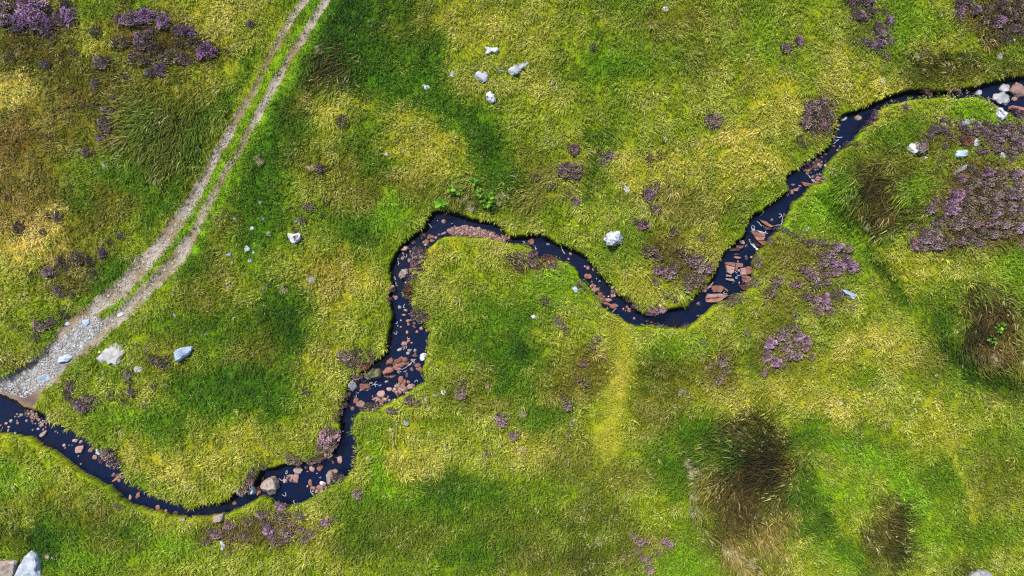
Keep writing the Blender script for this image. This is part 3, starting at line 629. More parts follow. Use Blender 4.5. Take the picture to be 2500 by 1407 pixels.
SP('D', [(455,565),(560,565),(605,590),(615,640),(560,655),(465,665)], 'r', WEIR, True, "flat rounded-end orange-red slab left below weir", .18)
SP('D', [(1315,170),(1355,130),(1410,145),(1428,190),(1380,235),(1330,245),(1308,215)], 'n', WEIR, True, "white-topped reddish rock on right bank beside weir", .36)
DRY = "in dry gully right of weir"
S('D', [(1410,812,95,85,0,'t'),(1545,740,80,70,0,'g'),(1650,690,85,90,0,'c'),(1440,935,110,45,25,'c'),(1120,1130,80,80,20,'b'),(910,1225,75,45,0,'c'),(985,1155,60,40,20,'c'),(1160,1060,40,30,0,'c'),(1000,1115,30,25,0,'w')], DRY, False)
BEND = "in narrow stream above weir"
S('E', [(400,90,30,35,0,'p'),(460,100,35,30,0,'p'),(395,128,40,35,0,'p'),(450,165,50,45,0,'p'),(375,180,50,40,20,'t'),(540,195,48,48,0,'p'),(550,75,25,30,0,'p'),(487,487,25,28,0,'w'),(555,320,40,40,0,'t'),(360,690,60,50,0,'p'),
 (323,540,20,30,0,'p'),(325,580,20,30,0,'r'),(330,670,40,40,0,'p'),(408,812,50,50,0,'t'),(490,855,60,30,-20,'p'),(467,915,55,20,0,'p'),(520,995,50,48,0,'r'),(527,1042,38,40,0,'r'),(550,985,30,20,0,'r'),(603,1025,45,25,-30,'r'),(605,1075,55,30,-40,'r'),
 (665,1022,32,32,0,'t'),(700,1095,55,50,-20,'p'),(638,1140,38,38,0,'p'),(508,1145,35,45,0,'p'),(475,1295,65,60,0,'p'),(525,1255,40,45,0,'r'),(510,1280,30,30,0,'r'),(565,1285,30,25,0,'p'),(425,1075,25,20,0,'p'),(427,988,22,22,0,'g'),(385,1060,20,22,0,'p')], BEND)
SP('E', [(380,385),(430,320),(490,298),(520,315),(530,370),(480,430),(425,448),(390,420)], 't', BEND, True, "grey-brown boulder alone in stream beside purple bank heather", .48)
SP('E', [(425,45),(450,5),(520,0),(545,40),(500,75),(440,75)], 'p', BEND, True, "large pink boulder against left bank where stream bends south", .3)
LOOP = "at top of stream loop"
S('F', [(542,552,80,72,0,'r'),(650,582,120,65,-10,'r'),(600,645,70,65,0,'r'),(550,660,30,50,0,'t'),(585,690,60,30,0,'t'),(400,655,70,55,0,'p'),(840,358,62,52,0,'p'),(605,540,40,20,30,'d'),(855,240,70,40,0,'t'),(1130,440,130,55,10,'p'),
 (920,490,70,80,0,'p'),(775,545,40,30,0,'r'),(840,525,80,28,20,'p'),(730,590,50,35,0,'p'),(670,630,50,40,0,'p'),(1550,530,60,50,0,'r'),(1605,570,50,50,0,'r'),(1640,610,60,40,-30,'r'),(1695,645,40,20,0,'p'),(1235,445,45,40,0,'p'),(1345,450,50,35,0,'p'),
 (1040,450,40,35,0,'p'),(1000,430,35,25,0,'p'),(1440,490,40,30,0,'r'),(1290,470,40,30,0,'p')], LOOP)
SP('F', [(1755,630),(1792,592),(1828,640),(1800,655)], 'r', LOOP, True, "red triangular stone in stream right of gravel bar", .15)
CEN = "in middle stream reach"
S('G', [(485,340,40,40,0,'r'),(1015,465,50,45,-30,'r'),(985,545,32,28,0,'p'),(1263,672,50,62,0,'r'),(1340,690,40,50,0,'t'),(1218,650,22,20,0,'w'),(1340,1000,60,60,0,'p'),(1400,980,40,50,0,'p'),(1320,870,30,40,0,'r'),(1330,920,40,40,0,'r'),
 (1445,1050,60,70,0,'r'),(1530,1180,150,45,-20,'r'),(1480,1140,80,60,0,'d'),(1560,1080,24,20,0,'w'),(1770,1260,25,35,0,'p'),(1830,1230,45,50,0,'r'),(1850,1280,50,40,0,'r'),(1680,1025,50,30,0,'d'),(1640,1000,50,30,-30,'d'),(1450,1160,70,30,-25,'r')], CEN)
SP('G', [(400,280),(450,245),(490,260),(505,340),(470,350),(405,305)], 'r', CEN, True, "red stone near far bank right of triangular red stone", .2)
SP('G', [(1205,780),(1230,755),(1300,760),(1325,800),(1310,835),(1230,830)], 'r', CEN, True, "largest smooth orange-red stone in middle stream reach", .25)
SP('G', [(1500,1105),(1600,1115),(1610,1135),(1560,1160),(1490,1130)], 'p', CEN, True, "pale pink thin slab at left bank of middle stream", .15)
SP('G', [(1570,1190),(1660,1180),(1700,1215),(1640,1270),(1580,1240)], 'r', CEN, True, "red slab jutting into stream at foot of middle bank", .2)
SP('G', [(1040,950),(1085,925),(1125,965),(1130,1010),(1080,1035),(1045,1000)], 'b', "x", False, "blue-grey and pink stone beside mauve heather inside loop", .22)
SAD = "in V bend of stream"
S('H', [(480,795,30,30,0,'r'),(530,765,30,40,0,'r'),(565,790,50,35,0,'r'),(570,820,35,30,0,'r'),(515,815,25,20,0,'p'),(635,925,35,35,0,'p'),(820,965,70,20,0,'d'),(885,980,50,25,0,'r'),(1560,890,60,40,0,'d'),(1145,810,40,35,0,'d'),(1560,720,60,60,0,'d')], SAD)
LEDGE = "by tilted red slabs"
S('I', [(1185,345,40,40,0,'w'),(1000,290,50,60,0,'d'),(1000,490,50,90,0,'d'),(1090,480,40,40,0,'t'),(1080,850,50,40,0,'p'),(1095,905,25,20,0,'w'),(1000,890,60,40,0,'r'),(200,1130,100,50,0,'d'),(690,360,60,30,0,'d'),(840,430,90,30,0,'d')], LEDGE)
UP = "in upper narrow stream"
S('J', [(735,968,50,50,0,'r'),(1330,60,80,60,0,'d'),(1400,40,80,60,20,'d'),(1370,110,70,50,0,'r'),(1300,130,60,40,0,'d'),(1450,60,60,50,0,'d'),(1480,20,80,40,0,'d'),(1450,240,80,40,0,'d'),(1530,200,60,40,0,'d'),(1540,330,80,40,0,'r'),(1530,270,70,50,0,'r'),
 (1220,385,60,30,-20,'r'),(960,880,70,80,0,'d'),(1100,360,80,40,0,'d')], UP)
S('J', [(1000,515,45,90,0,'w',"white upright stone in left bank of upper stream"),(1350,1115,75,90,0,'w',"white stone in grass right of upper stream"),(1487,1235,32,35,0,'w',"tiny white stone above heather strip right of upper stream")], "x", False)
TOPR = "by upper right pool"
S('K', [(560,1270,100,60,0,'d'),(640,1230,80,50,0,'r'),(590,1330,90,50,0,'d'),(500,1350,80,50,0,'d'),(680,1180,60,40,0,'d'),(730,1130,60,40,0,'t'),(870,1005,50,30,0,'r'),(880,910,60,40,0,'d'),(950,1070,100,50,0,'d'),(925,690,70,60,0,'d'),(915,760,70,50,0,'d'),(910,820,60,50,0,'d'),(1550,385,70,30,-20,'d'),(460,1390,60,40,0,'r')], TOPR)
S('K', [(1020,570,115,85,0,'g',"dark grey boulder under bank at upper right pool"),(1245,560,140,75,0,'t',"smooth pinkish-tan boulder in shade at upper right pool")], "x")
HEAD = "at stream head on right edge"
S('L', [(670,395,45,35,0,'p'),(730,385,30,30,0,'p'),(790,385,40,30,0,'d'),(850,380,35,25,0,'d'),(960,360,40,25,0,'d'),(1690,430,90,45,0,'w'),(1630,480,80,60,0,'p')], HEAD)
S('L', [(1105,390,85,75,0,'n',"pink and white stone on bank of narrow upper right stream"),(1490,325,140,115,20,'g',"dark lichened boulder topmost left at stream head"),(1680,350,195,180,-30,'p',"biggest pinkish boulder at stream head on right edge"),
 (1460,475,260,160,-15,'g',"wide grey lichened boulder lowest at stream head"),(1450,690,150,185,10,'l',"black and white lichened boulder on grass bank below stream head")], "x")
UR = "on heather knoll at right"
SP('L', [(80,1165),(150,1110),(280,1085),(350,1100),(372,1240),(330,1290),(200,1270),(120,1210)], 'c', UR, False, "wide grey rock with mauve heather on top", .3)
SP('L', [(772,1250),(820,1205),(970,1190),(998,1250),(940,1285),(850,1330),(780,1310)], 'b', UR, False, "flat pale blue rectangular rock on green grass right", .25)
S('L', [(330,1320,115,38,0,'c',"flat cream stone just below heather-topped grey rock"),(1080,1105,100,110,0,'w',"white rock against rust-brown heather clump right"),(930,820,150,110,0,'b',"pale blue-white rock behind mauve heather, top of right knoll"),(600,840,80,65,0,'w',"small white rock left at top of right heather knoll"),
 (755,855,50,40,0,'c',"tiny cream stone between two white rocks on right knoll"),(1030,775,90,45,10,'g',"thin grey stone above pale blue-white knoll rock"),(1410,800,80,40,0,'c',"cream stone in straw grass below black-white boulder"),(1465,1285,85,100,30,'w',"white triangular rock left of small mauve heather, right knoll foot")], UR, False)
SP('P', [(2325,424),(2345,408),(2362,401),(2366,407),(2345,420),(2330,430)], 'g', UR, False, "narrow grey slanting slab above large right heather patch", .15)
SP('8', [(560,722),(620,735),(685,765),(652,797),(610,770)], 'b', UR, False, "pale wedge-shaped rock right of purple heather mid right", .3)
FD = "in gravel ford"
SP('M', [(485,1220),(520,1175),(590,1155),(640,1170),(660,1215),(630,1260),(565,1278),(510,1255)], 'b', FD, False, "flat round pale blue stone lowest in gravel ford", .12)
S('M', [(1145,470,100,90,0,'b',"pale blue block right of small blue stone, gravel ford top"),(882,495,75,50,0,'b',"small bright blue stone at left edge of gravel ford"),(1245,368,60,55,0,'g',"dark grey stone topmost in gravel ford"),(325,1140,50,80,0,'c',"cream triangular stone in grey lower ford gravel"),
 (455,1110,50,70,20,'w',"white stone beside grass tuft in lower ford"),(1585,375,110,45,25,'c',"cream flat stone in right rut above ford"),(400,965,80,60,0,'c',"cream stone at left margin of ford gravel"),(850,950,190,100,20,'b',"large broken blue-grey slab mid ford"),
 (750,1060,110,65,0,'g',"grey slab just below broken blue-grey ford slab"),(1310,870,35,45,0,'c',"yellowish stone left of big cream slab beside ford"),(1360,1125,60,50,0,'w',"small white stone below big cream slab beside ford"),(1075,790,50,35,30,'w',"white cobble right side in ford gravel"),(730,870,60,40,0,'t',"tan cobble centre left in ford gravel")], FD, False)
SP('M', [(1350,870),(1400,790),(1500,755),(1570,740),(1620,830),(1660,860),(1600,930),(1560,1050),(1480,1080),(1420,1110),(1380,1040),(1280,1030),(1230,960),(1300,900)], 'c', FD, False, "biggest cream crusted flat rock in grass right of ford", .2)
SP('5' if '5' in V else 'P', [(427.5,864),(443,852),(469,847),(469.5,856),(459,867),(433.5,885),(428,876)], 'b', "x", False, "large bright pale blue angular rock right of ford", .5)
NO = "in white rock group top centre"
SP('N', [(680,200),(720,172),(830,212),(920,212),(932,250),(890,297),(820,270),(760,318),(722,302),(735,250)], 'w', NO, False, "white T-shaped rock topmost of rock group top centre", .25)
SP('N', [(570,610),(610,560),(670,545),(750,565),(790,620),(770,690),(715,715),(650,700),(580,660)], 'n', NO, False, "round white rock with brown moss spot top centre", .4)
SP('N', [(1045,530),(1100,495),(1230,460),(1340,410),(1365,440),(1340,475),(1240,540),(1190,590),(1120,610),(1070,580)], 'n', NO, False, "long white slanting rock with brown stain top centre", .4)
SP('N', [(800,785),(840,840),(885,920),(880,975),(830,1005),(760,980),(730,920),(745,850)], 'l', NO, False, "teardrop-shaped white rock with dark lichen top centre", .4)
S('N', [(265,590,80,110,0,'g',"grey stone leftmost of white rock group top centre"),(955,535,125,70,-10,'g',"grey-white stone left of long slanting white rock"),(1290,170,55,90,0,'w',"narrow white stone upper right of top centre rock group"),(1295,780,75,45,0,'w',"small oval white stone right of teardrop rock"),
 (1705,705,65,75,0,'w',"white stone touching tan one, right of top centre group"),(1745,800,100,62,-30,'t',"tan-grey stone touching white one, right of top centre group"),(1045,1110,55,50,0,'t',"tan stone alone below teardrop rock")], NO, False)
S('P', [(1042,214,13,10,0,'w',"bright white stone left of top centre rock group by gully"),(1034,209,7,6,0,'w',"tiny white stone touching bright white one by gully"),(1625,22,16,13,0,'w',"white stone alone at top edge right of centre"),(823,256,8,6,0,'w',"tiny white stone on straw hump right of track"),
 (943,377,10,10,0,'c',"small cream stone left of paired ones above stream loop"),(986,370,10,9,0,'c',"small cream stone right of paired ones above stream loop"),(1530,462,14,19,10,'w',"white upright stone in grass above big round boulder"),(1507,493,7,14,0,'c',"thin cream stone left below white upright stone"),
 (1305,775,18,10,-30,'w',"white slanting stone alone in grass inside stream loop"),(2158,202,14,24,10,'w',"narrow white rock above upper right stream"),(2157,165,9,9,0,'w',"small white stone above narrow white rock upper right"),(2240,140,7,20,30,'w',"thin pale tilted stone beside dark bog grass upper right"),
 (2297,37,10,12,0,'w',"small white stone in grass near top right corner"),(2467,23,11,14,0,'w',"white stone inside brown heather at top right corner"),(2474,98,17,11,35,'w',"white slanting stone at lower edge of top right heather"),(2467,86,14,8,0,'g',"grey stone above white slanting one, top right heather edge"),
 (2442,138,11,15,0,'w',"white stone on dark grass near right edge, above stream"),(1930,174,7,8,0,'w',"tiny white stone alone above brown heather clump upper right"),(2070,44,7,8,0,'w',"tiny white stone left of top right purple heather string"),(465,808,9,9,0,'g',"tiny grey stone above big pale blue rock"),
 (425,770,9,9,0,'g',"tiny grey stone in grass right of track foot"),(338,902,22,14,0,'c',"cream stone below brown heather near pale blue rock"),(354,856,11,20,0,'t',"tan stone between cream slab and pale blue rock"),(495,815,8,8,0,'g',"tiny grey stone right of pale blue rock, upper of pair"),
 (400,940,10,9,0,'w',"small white stone in grass above lower stream"),(130,1362,9,8,0,'w',"small white stone right of bottom left boulders"),(115,1360,14,12,0,'t',"small tan stone touching bottom left boulder tip"),(1187,942,13,24,0,'p',"pink-white upright stone alone inside stream loop"),
 (1168,885,11,11,0,'g',"small grey stone above pink-white upright stone inside loop"),(905,1152,7,5,0,'w',"tiny white stone right of boulder pool"),(900,1121,16,12,0,'t',"brown stone in grass right of pool neck"),(1125,1036,7,7,0,'w',"tiny white stone in grass below dry gully"),
 (2054,985,8,10,0,'w',"tiny white stone in grass above brown rush bed"),(2249,973,10,8,0,'c',"small cream stone in grass below dark right rushes"),(2287,918,8,10,0,'c',"small cream stone left of dark right rushes"),(2345,677,7,7,0,'w',"tiny white stone in grass below right heather patch")], "x", False)
SP('G', [(1485,260),(1530,175),(1600,125),(1680,135),(1750,195),(1775,250),(1760,350),(1690,350),(1600,345),(1530,355)], 'l', "x", False, "big round white-grey boulder alone on grass near image centre", .65)
SP('12', [(1440,1440),(1480,1395),(1540,1375),(1610,1362),(1680,1400),(1695,1440)], 'g', "x", False, "pale grey rock cropped by bottom edge at lower right", .4)
SP('9', [(85,1407),(120,1360),(160,1300),(225,1215),(262,1250),(285,1330),(285,1450),(80,1480)], 's', "x", False, "large blue-grey pointed boulder at bottom left corner", .42)
SP('9', [(-60,1310),(0,1293),(60,1290),(125,1300),(132,1335),(95,1400),(60,1440),(-60,1440)], 't', "x", False, "large tan crusted boulder cut by left edge at bottom", .36)
SP('O', [(1080,590),(1120,590),(1180,610),(1240,590),(1275,600),(1260,680),(1200,730),(1160,745),(1110,680)], 'n', "x", False, "white V-shaped rock topped by moss and pink heather", .42)
RND = "in pale stones right of track"
S('O', [(620,545,60,75,0,'w'),(548,805,80,95,0,'w',"biggest round white stone among pale stones right of track"),(598,950,65,65,0,'w'),(357,993,45,45,0,'w'),(705,768,38,40,0,'c'),(645,850,45,45,0,'c'),(388,398,65,60,0,'g'),(765,400,50,60,0,'b'),(730,185,60,60,0,'g'),
 (845,610,65,65,0,'c'),(1197,428,60,60,0,'g'),(308,1268,70,80,0,'g'),(770,1328,115,45,20,'w',"long white lichened sliver of rock right of pale stones"),(435,515,45,40,0,'g'),(512,1130,40,40,0,'g'),(1105,250,50,60,0,'g'),(885,1035,60,20,0,'c'),(1290,75,35,35,0,'g')], RND, False)
SP('O', [(270,880),(345,840),(358,915),(310,905)], 'b', RND, False, "blue-grey triangular stone among pale stones right of track", .2)

# tilted bedrock slabs in the right-hand reach: outline, kind, label
SLABS = [('I',[(645,562),(800,570),(815,640),(700,615),(645,600)],'r'),('I',[(812,575),(940,590),(948,648),(822,640)],'r'),('I',[(645,610),(805,648),(790,740),(740,775),(675,740)],'p'),('I',[(815,648),(855,655),(845,725),(812,690)],'r'),
 ('I',[(890,672),(998,660),(1000,785),(920,785)],'p'),('I',[(1002,650),(1095,650),(1090,740),(1060,775),(1003,778)],'r'),('I',[(925,792),(1020,792),(1010,832),(930,828)],'r'),('I',[(930,842),(1030,838),(1060,900),(1000,925),(935,890)],'r'),
 ('I',[(850,965),(960,950),(1060,960),(1050,1060),(970,1060)],'d'),('I',[(390,970),(520,965),(625,1000),(570,1085),(440,1085)],'r'),('I',[(622,1000),(690,1050),(680,1080),(625,1030)],'r'),('I',[(320,1105),(560,1105),(700,1130),(640,1180),(310,1180)],'p'),
 ('I',[(300,1188),(620,1184),(540,1240),(310,1252)],'r'),('I',[(660,775),(750,790),(740,820),(660,812)],'t'),('I',[(650,842),(770,850),(800,880),(760,892),(660,868)],'t'),('I',[(800,460),(910,480),(890,505),(800,490)],'r'),
 ('I',[(700,320),(890,330),(880,370),(700,370)],'d'),('I',[(830,270),(960,280),(900,340),(820,315)],'d'),('I',[(880,180),(960,190),(970,260),(900,240)],'t'),('I',[(1080,30),(1200,50),(1340,75),(1330,128),(1130,110)],'r'),('I',[(1130,115),(1330,133),(1300,192),(1180,188)],'r'),
 ('I',[(1180,194),(1340,198),(1350,260),(1280,275)],'r'),('I',[(1110,196),(1230,260),(1280,290),(1200,300)],'d'),('I',[(200,1065),(300,985),(370,940),(425,925),(400,985),(300,1085)],'p'),
 ('J',[(520,955),(640,990),(770,1080),(720,1095),(600,1030)],'r'),('J',[(560,1042),(700,1098),(740,1130),(640,1140),(580,1085)],'d'),('J',[(1055,450),(1090,440),(1110,520),(1070,522)],'r'),('J',[(1098,438),(1180,430),(1190,470),(1115,470)],'r'),
 ('J',[(1240,310),(1420,342),(1440,365),(1260,340)],'r'),('J',[(1255,348),(1400,370),(1320,392)],'r'),('L',[(1590,572),(1790,610),(1790,655),(1585,610)],'r')]
SLAB_LABELS = ["long red slab along top of shelf, left half","long red slab along top of shelf, right half","pink tombstone-shaped slab hanging below shelf's left end","thin red sliver slab between two hanging shelf slabs","pink square slab on right side of shelf",
 "red cracked slab at right end of shelf by bank","thin red slab just below pink square slab","red slab with white stones under right shelf end","dark wet pointed slab on right bank below shelf","red house-shaped slab upstream of striped ledge","small red splinter slab right of house-shaped slab",
 "pink upper layer of striped ledge across stream","red lower layer of striped ledge across stream","small tan slab hanging under tombstone-shaped slab","lower small tan slab with pointed end under tombstone slab","small red slab in rapids just above shelf","dark wet slab in rapids, lower of two by left bank","dark wet slab in rapids, upper of two by left bank",
 "tan slab tucked under left bank above rapids","red striped slab topmost in right bank stack","red striped slab in middle of right bank stack","red jagged slab lowest in right bank stack","dark wet slab in front of right bank stack","flat pinkish-grey slab lying along left bank by ledge","long red tapering slab across upper stream","dark wet slab below long red tapering slab",
 "red block standing beside white upright stone, left of pair","red block beside white upright stone, right of pair","thin red slab across upper narrow stream, upper one","thin red slab across upper narrow stream, lower one","straight red slab like a beam at stream head"]

def build_stones():
    # give every larger stone a label of its own; pebbles that nothing tells apart share one
    pend = [s for s in STONES if s['label'] is None]
    groups = {}
    for s in pend:
        d = (s['w'] + s['h']) / 2
        s['size'] = "large " if d > 15 else "medium " if d > 9.5 else "small " if d > 6.2 else "tiny "
        groups.setdefault((s['where'], s['kind'], s['size']), []).append(s)
    for (where, kind, size), L in groups.items():
        L.sort(key=lambda s: s['px'])
        cn = CNAME[kind]
        for i, s in enumerate(L):
            if len(L) > 16:
                s['label'] = "tiny %s pebble among scattered stones %s" % (cn, where)
                s['group'] = "tiny %s pebbles %s" % (cn, where)
            else:
                s['label'] = "%s%s%s stone %s" % (from_left(i, len(L)), size, cn, where)
                s['group'] = "stones " + where if where != "x" else None
    for s in STONES:
        g = np.random.default_rng(int(s['px'] * 31 + s['py'] * 17) & 0xffff)
        if s['poly'] is None:
            pl = generic_outline(s['w'] * 1.24, s['h'] * 1.24, g); a = R(-s['rot'])
            pl = np.stack([pl[:, 0] * math.cos(a) - pl[:, 1] * math.sin(a), pl[:, 0] * math.sin(a) + pl[:, 1] * math.cos(a)], -1) + [s['px'], s['py']]
            d = min(s['w'], s['h']) / PX
            hgt = s.get('hgt') or max(0.07, 0.36 * d)
        else:
            pl = np.array(s['poly']); hgt = s.get('hgt') or 0.25
        gx, gy, gz = place(s['px'], s['py'])
        in_water = float(grid_sample(d_st, gx, gy)[0]) < 0.02 and gz < WATER_Z + 0.22
        if in_water and s['wet']: bz = WATER_Z
        else: bz = gz
        zt = bz + hgt * 0.6
        world_pl = np.array([place(p[0], p[1], zt)[:2] for p in pl])
        (cx, cy), rr = polar_outline(world_pl)
        big = (s['w'] + s['h']) / 2
        lvl = 4 if big > 34 else 3 if big > 15 else 2
        if not s['wet'] and not in_water: hgt *= 1.0
        name = "boulder" if big > 26 else "pebble" if big < 6.2 else "stone"
        me = stone_mesh(name, rr, hgt, lvl, g, rough=0.07)
        me.materials.append(RM[s['kind']])
        o = link(name, me, label=s['label'], category="boulder" if big > 26 else "pebble" if big < 6.2 else "stone", group=s.get('group'))
        o.location = (cx, cy, bz + (0.0 if in_water else -0.02))
        o.rotation_euler = (g.normal() * .05, g.normal() * .05, 0)
        s['xy'] = (cx, cy); s['rad'] = float(np.mean(rr)); s['rmin'] = float(np.min(rr)); s['iw'] = in_water
build_stones()

def slab_mesh(pl, th, tilt, g):
    """bedding slab: subdivided outline, rough layered sides, slightly dished top"""
    p = np.asarray(pl); n0 = len(p); pts = []
    for i in range(n0):
        a, b = p[i], p[(i + 1) % n0]; m = max(2, int(np.linalg.norm(b - a) / 0.22))
        for k in range(m):
            q = a + (b - a) * k / m
            pts.append(q + (g.normal(size=2) * 0.018 if k else 0))
    pts = np.array(pts); n = len(pts); c = pts.mean(0)
    if ((pts[:, 0] * np.roll(pts[:, 1], -1) - np.roll(pts[:, 0], -1) * pts[:, 1]).sum()) < 0: pts = pts[::-1]
    rings = [(1.03, -th), (1.02, -th * .5), (0.985, -th * .42), (0.99, -0.03), (0.955, 0.0), (0.55, 0.0)]
    V_ = []
    for s, z in rings:
        q = c + (pts - c) * (s + g.normal(size=(n, 1)) * 0.008)
        zz = z + (q - c) @ tilt + 0.012 * vnoise(q[:, 0] * 6, q[:, 1] * 6, 210) + (0.02 * vnoise(q[:, 0] * 3, q[:, 1] * 9, 211) if z >= -0.03 else 0)
        V_.append(np.column_stack([q - c, zz]))
    V_.append(np.array([[0, 0, 0.0]]))
    vv = np.vstack(V_); F = []; T = []
    for r in range(len(rings) - 1):
        for i in range(n):
            j = (i + 1) % n
            F.append((r * n + i, r * n + j, (r + 1) * n + j, (r + 1) * n + i))
    for i in range(n): T.append(((len(rings) - 1) * n + i, (len(rings) - 1) * n + (i + 1) % n, len(rings) * n))
    return mesh_from("rock_slab", vv, faces_tri=T, quads=F), c
for (v, pl, kind), lab in zip(SLABS, SLAB_LABELS):
    g = np.random.default_rng(int(pl[0][0] * 7 + pl[0][1]))
    pp = [vp(v, *p) for p in pl]
    ztop = WATER_Z + 0.10 + g.uniform(0, .12) + (0.10 if v == 'L' else 0)
    w_ = [place(p[0], p[1], ztop)[:2] for p in pp]
    me, c = slab_mesh(w_, 0.34, g.normal(size=2) * 0.05, g)
    me.materials.append(RM[kind])
    o = link("rock_slab", me, label=lab, category="rock slab", group="tilted sandstone slabs in the right-hand stream reach")
    o.location = (c[0], c[1], ztop)
# ------------------------------------------------------------------ heather
def sprig_cloud(n, g, kind):
    """foliage or blossoms of one heather shrub of unit radius and unit height: small pointed sprigs over a lumpy dome"""
    a = g.uniform(0, 2 * np.pi, n); r = np.sqrt(g.uniform(0, 1, n)) * (0.90 + 0.17 * np.sin(3 * a + g.uniform(0, 6)) + 0.12 * np.sin(5 * a + g.uniform(0, 6)))
    r = np.clip(r, 0, 1.18)
    top = np.sqrt(np.clip(1 - (r / 1.2) ** 2, 0.02, 1))
    lump = 0.78 + 0.3 * vnoise(np.cos(a) * r * 3 + g.uniform(0, 40), np.sin(a) * r * 3, 300)
    zz = top * lump
    if kind == 'foliage': zz = zz * g.uniform(0.45, 1.0, n)
    x, y = r * np.cos(a), r * np.sin(a)
    L = g.uniform(0.12, 0.26, n) if kind == 'foliage' else g.uniform(0.08, 0.14, n)
    wd = L * (0.34 if kind == 'foliage' else 0.55)
    d = np.stack([x * 0.7 + g.normal(size=n) * .3, y * 0.7 + g.normal(size=n) * .3, 0.55 + g.uniform(0, .5, n)], -1); d /= np.linalg.norm(d, axis=1)[:, None]
    s = np.cross(d, g.normal(size=(n, 3))); s /= np.linalg.norm(s, axis=1)[:, None]
    u = np.cross(d, s)
    p = np.stack([x, y, zz], -1)
    A = p; B = p + d * (L * .5)[:, None] + s * wd[:, None]; C = p + d * (L * .5)[:, None] - s * wd[:, None]
    D = p + d * (L * .5)[:, None] + u * wd[:, None]; E = p + d * (L * .5)[:, None] - u * wd[:, None]; T = p + d * L[:, None]
    vv = np.stack([A, B, C, D, E, T], 1).reshape(-1, 3)
    b = np.arange(n)[:, None] * 6
    f = np.concatenate([b + np.array([0, 1, 2]), b + np.array([2, 1, 5]), b + np.array([0, 3, 4]), b + np.array([4, 3, 5])])
    return vv, f

def heather_mat(name, stops, transl=0.15):
    m, nt, b = new_mat(name)
    g = N(nt, "ShaderNodeNewGeometry"); oi = N(nt, "ShaderNodeObjectInfo")
    f = N(nt, "ShaderNodeMath", operation='ADD'); nt.links.new(g.outputs['Random Per Island'], f.inputs[0])
    sh = N(nt, "ShaderNodeMapRange"); sh.inputs[3].default_value = -0.18; sh.inputs[4].default_value = 0.18
    nt.links.new(oi.outputs['Random'], sh.inputs[0]); nt.links.new(sh.outputs[0], f.inputs[1])
    c = ramp(nt, f.outputs[0], stops)
    nt.links.new(c, b.inputs['Base Color']); b.inputs['Roughness'].default_value = 0.8; b.inputs['Specular IOR Level'].default_value = 0.1
    return m
HF = heather_mat("heather_foliage", [(0.0, (0.05, 0.048, 0.022)), (0.4, (0.105, 0.092, 0.045)), (0.7, (0.16, 0.13, 0.075)), (1.0, (0.22, 0.175, 0.125))])
HFB = heather_mat("heather_foliage_brown", [(0.0, (0.05, 0.038, 0.022)), (0.4, (0.11, 0.075, 0.042)), (0.7, (0.17, 0.11, 0.07)), (1.0, (0.26, 0.17, 0.125))])
HB = {'v': heather_mat("heather_bloom_vivid", [(0.0, (0.162, 0.078, 0.143)), (0.4, (0.313, 0.162, 0.286)), (0.8, (0.452, 0.269, 0.408)), (1.0, (0.557, 0.392, 0.490))]),
      'p': heather_mat("heather_bloom_purple", [(0.0, (0.151, 0.084, 0.117)), (0.4, (0.284, 0.168, 0.230)), (0.8, (0.394, 0.263, 0.326)), (1.0, (0.499, 0.370, 0.408))]),
      'm': heather_mat("heather_bloom_mauve", [(0.0, (0.139, 0.084, 0.092)), (0.4, (0.273, 0.174, 0.189)), (0.8, (0.383, 0.263, 0.275)), (1.0, (0.487, 0.370, 0.367))]),
      'k': heather_mat("heather_bloom_pink", [(0.0, (0.17, 0.075, 0.11)), (0.4, (0.29, 0.14, 0.20)), (0.8, (0.40, 0.225, 0.29)), (1.0, (0.48, 0.32, 0.37))]),
      'b': heather_mat("heather_bloom_faded", [(0.0, (0.10, 0.065, 0.055)), (0.4, (0.20, 0.135, 0.115)), (0.8, (0.28, 0.20, 0.18)), (1.0, (0.35, 0.27, 0.24))]),
      'o': heather_mat("heather_bloom_rust", [(0.0, (0.15, 0.06, 0.035)), (0.4, (0.28, 0.12, 0.07)), (0.8, (0.38, 0.19, 0.12)), (1.0, (0.44, 0.27, 0.19))])}
NBL = {'v': 640, 'p': 470, 'm': 350, 'k': 470, 'b': 190, 'o': 560}
HPROTO = {}
for kd in NBL:
    L = []
    for q in range(3):
        g = np.random.default_rng(500 + q * 13 + ord(kd))
        fv, ff = sprig_cloud(330, g, 'foliage'); bv, bf = sprig_cloud(NBL[kd], g, 'blossom')
        fm = mesh_from("heather_foliage", fv, faces_tri=ff, mat=HFB if kd in 'o' else HF); bmh = mesh_from("heather_blossoms", bv, faces_tri=bf, mat=HB[kd])
        L.append((fm, bmh))
    HPROTO[kd] = L
HWORD = {'v': 'vivid purple', 'p': 'purple', 'm': 'mauve', 'k': 'pinkish mauve', 'b': 'faded brown', 'o': 'rust-red'}
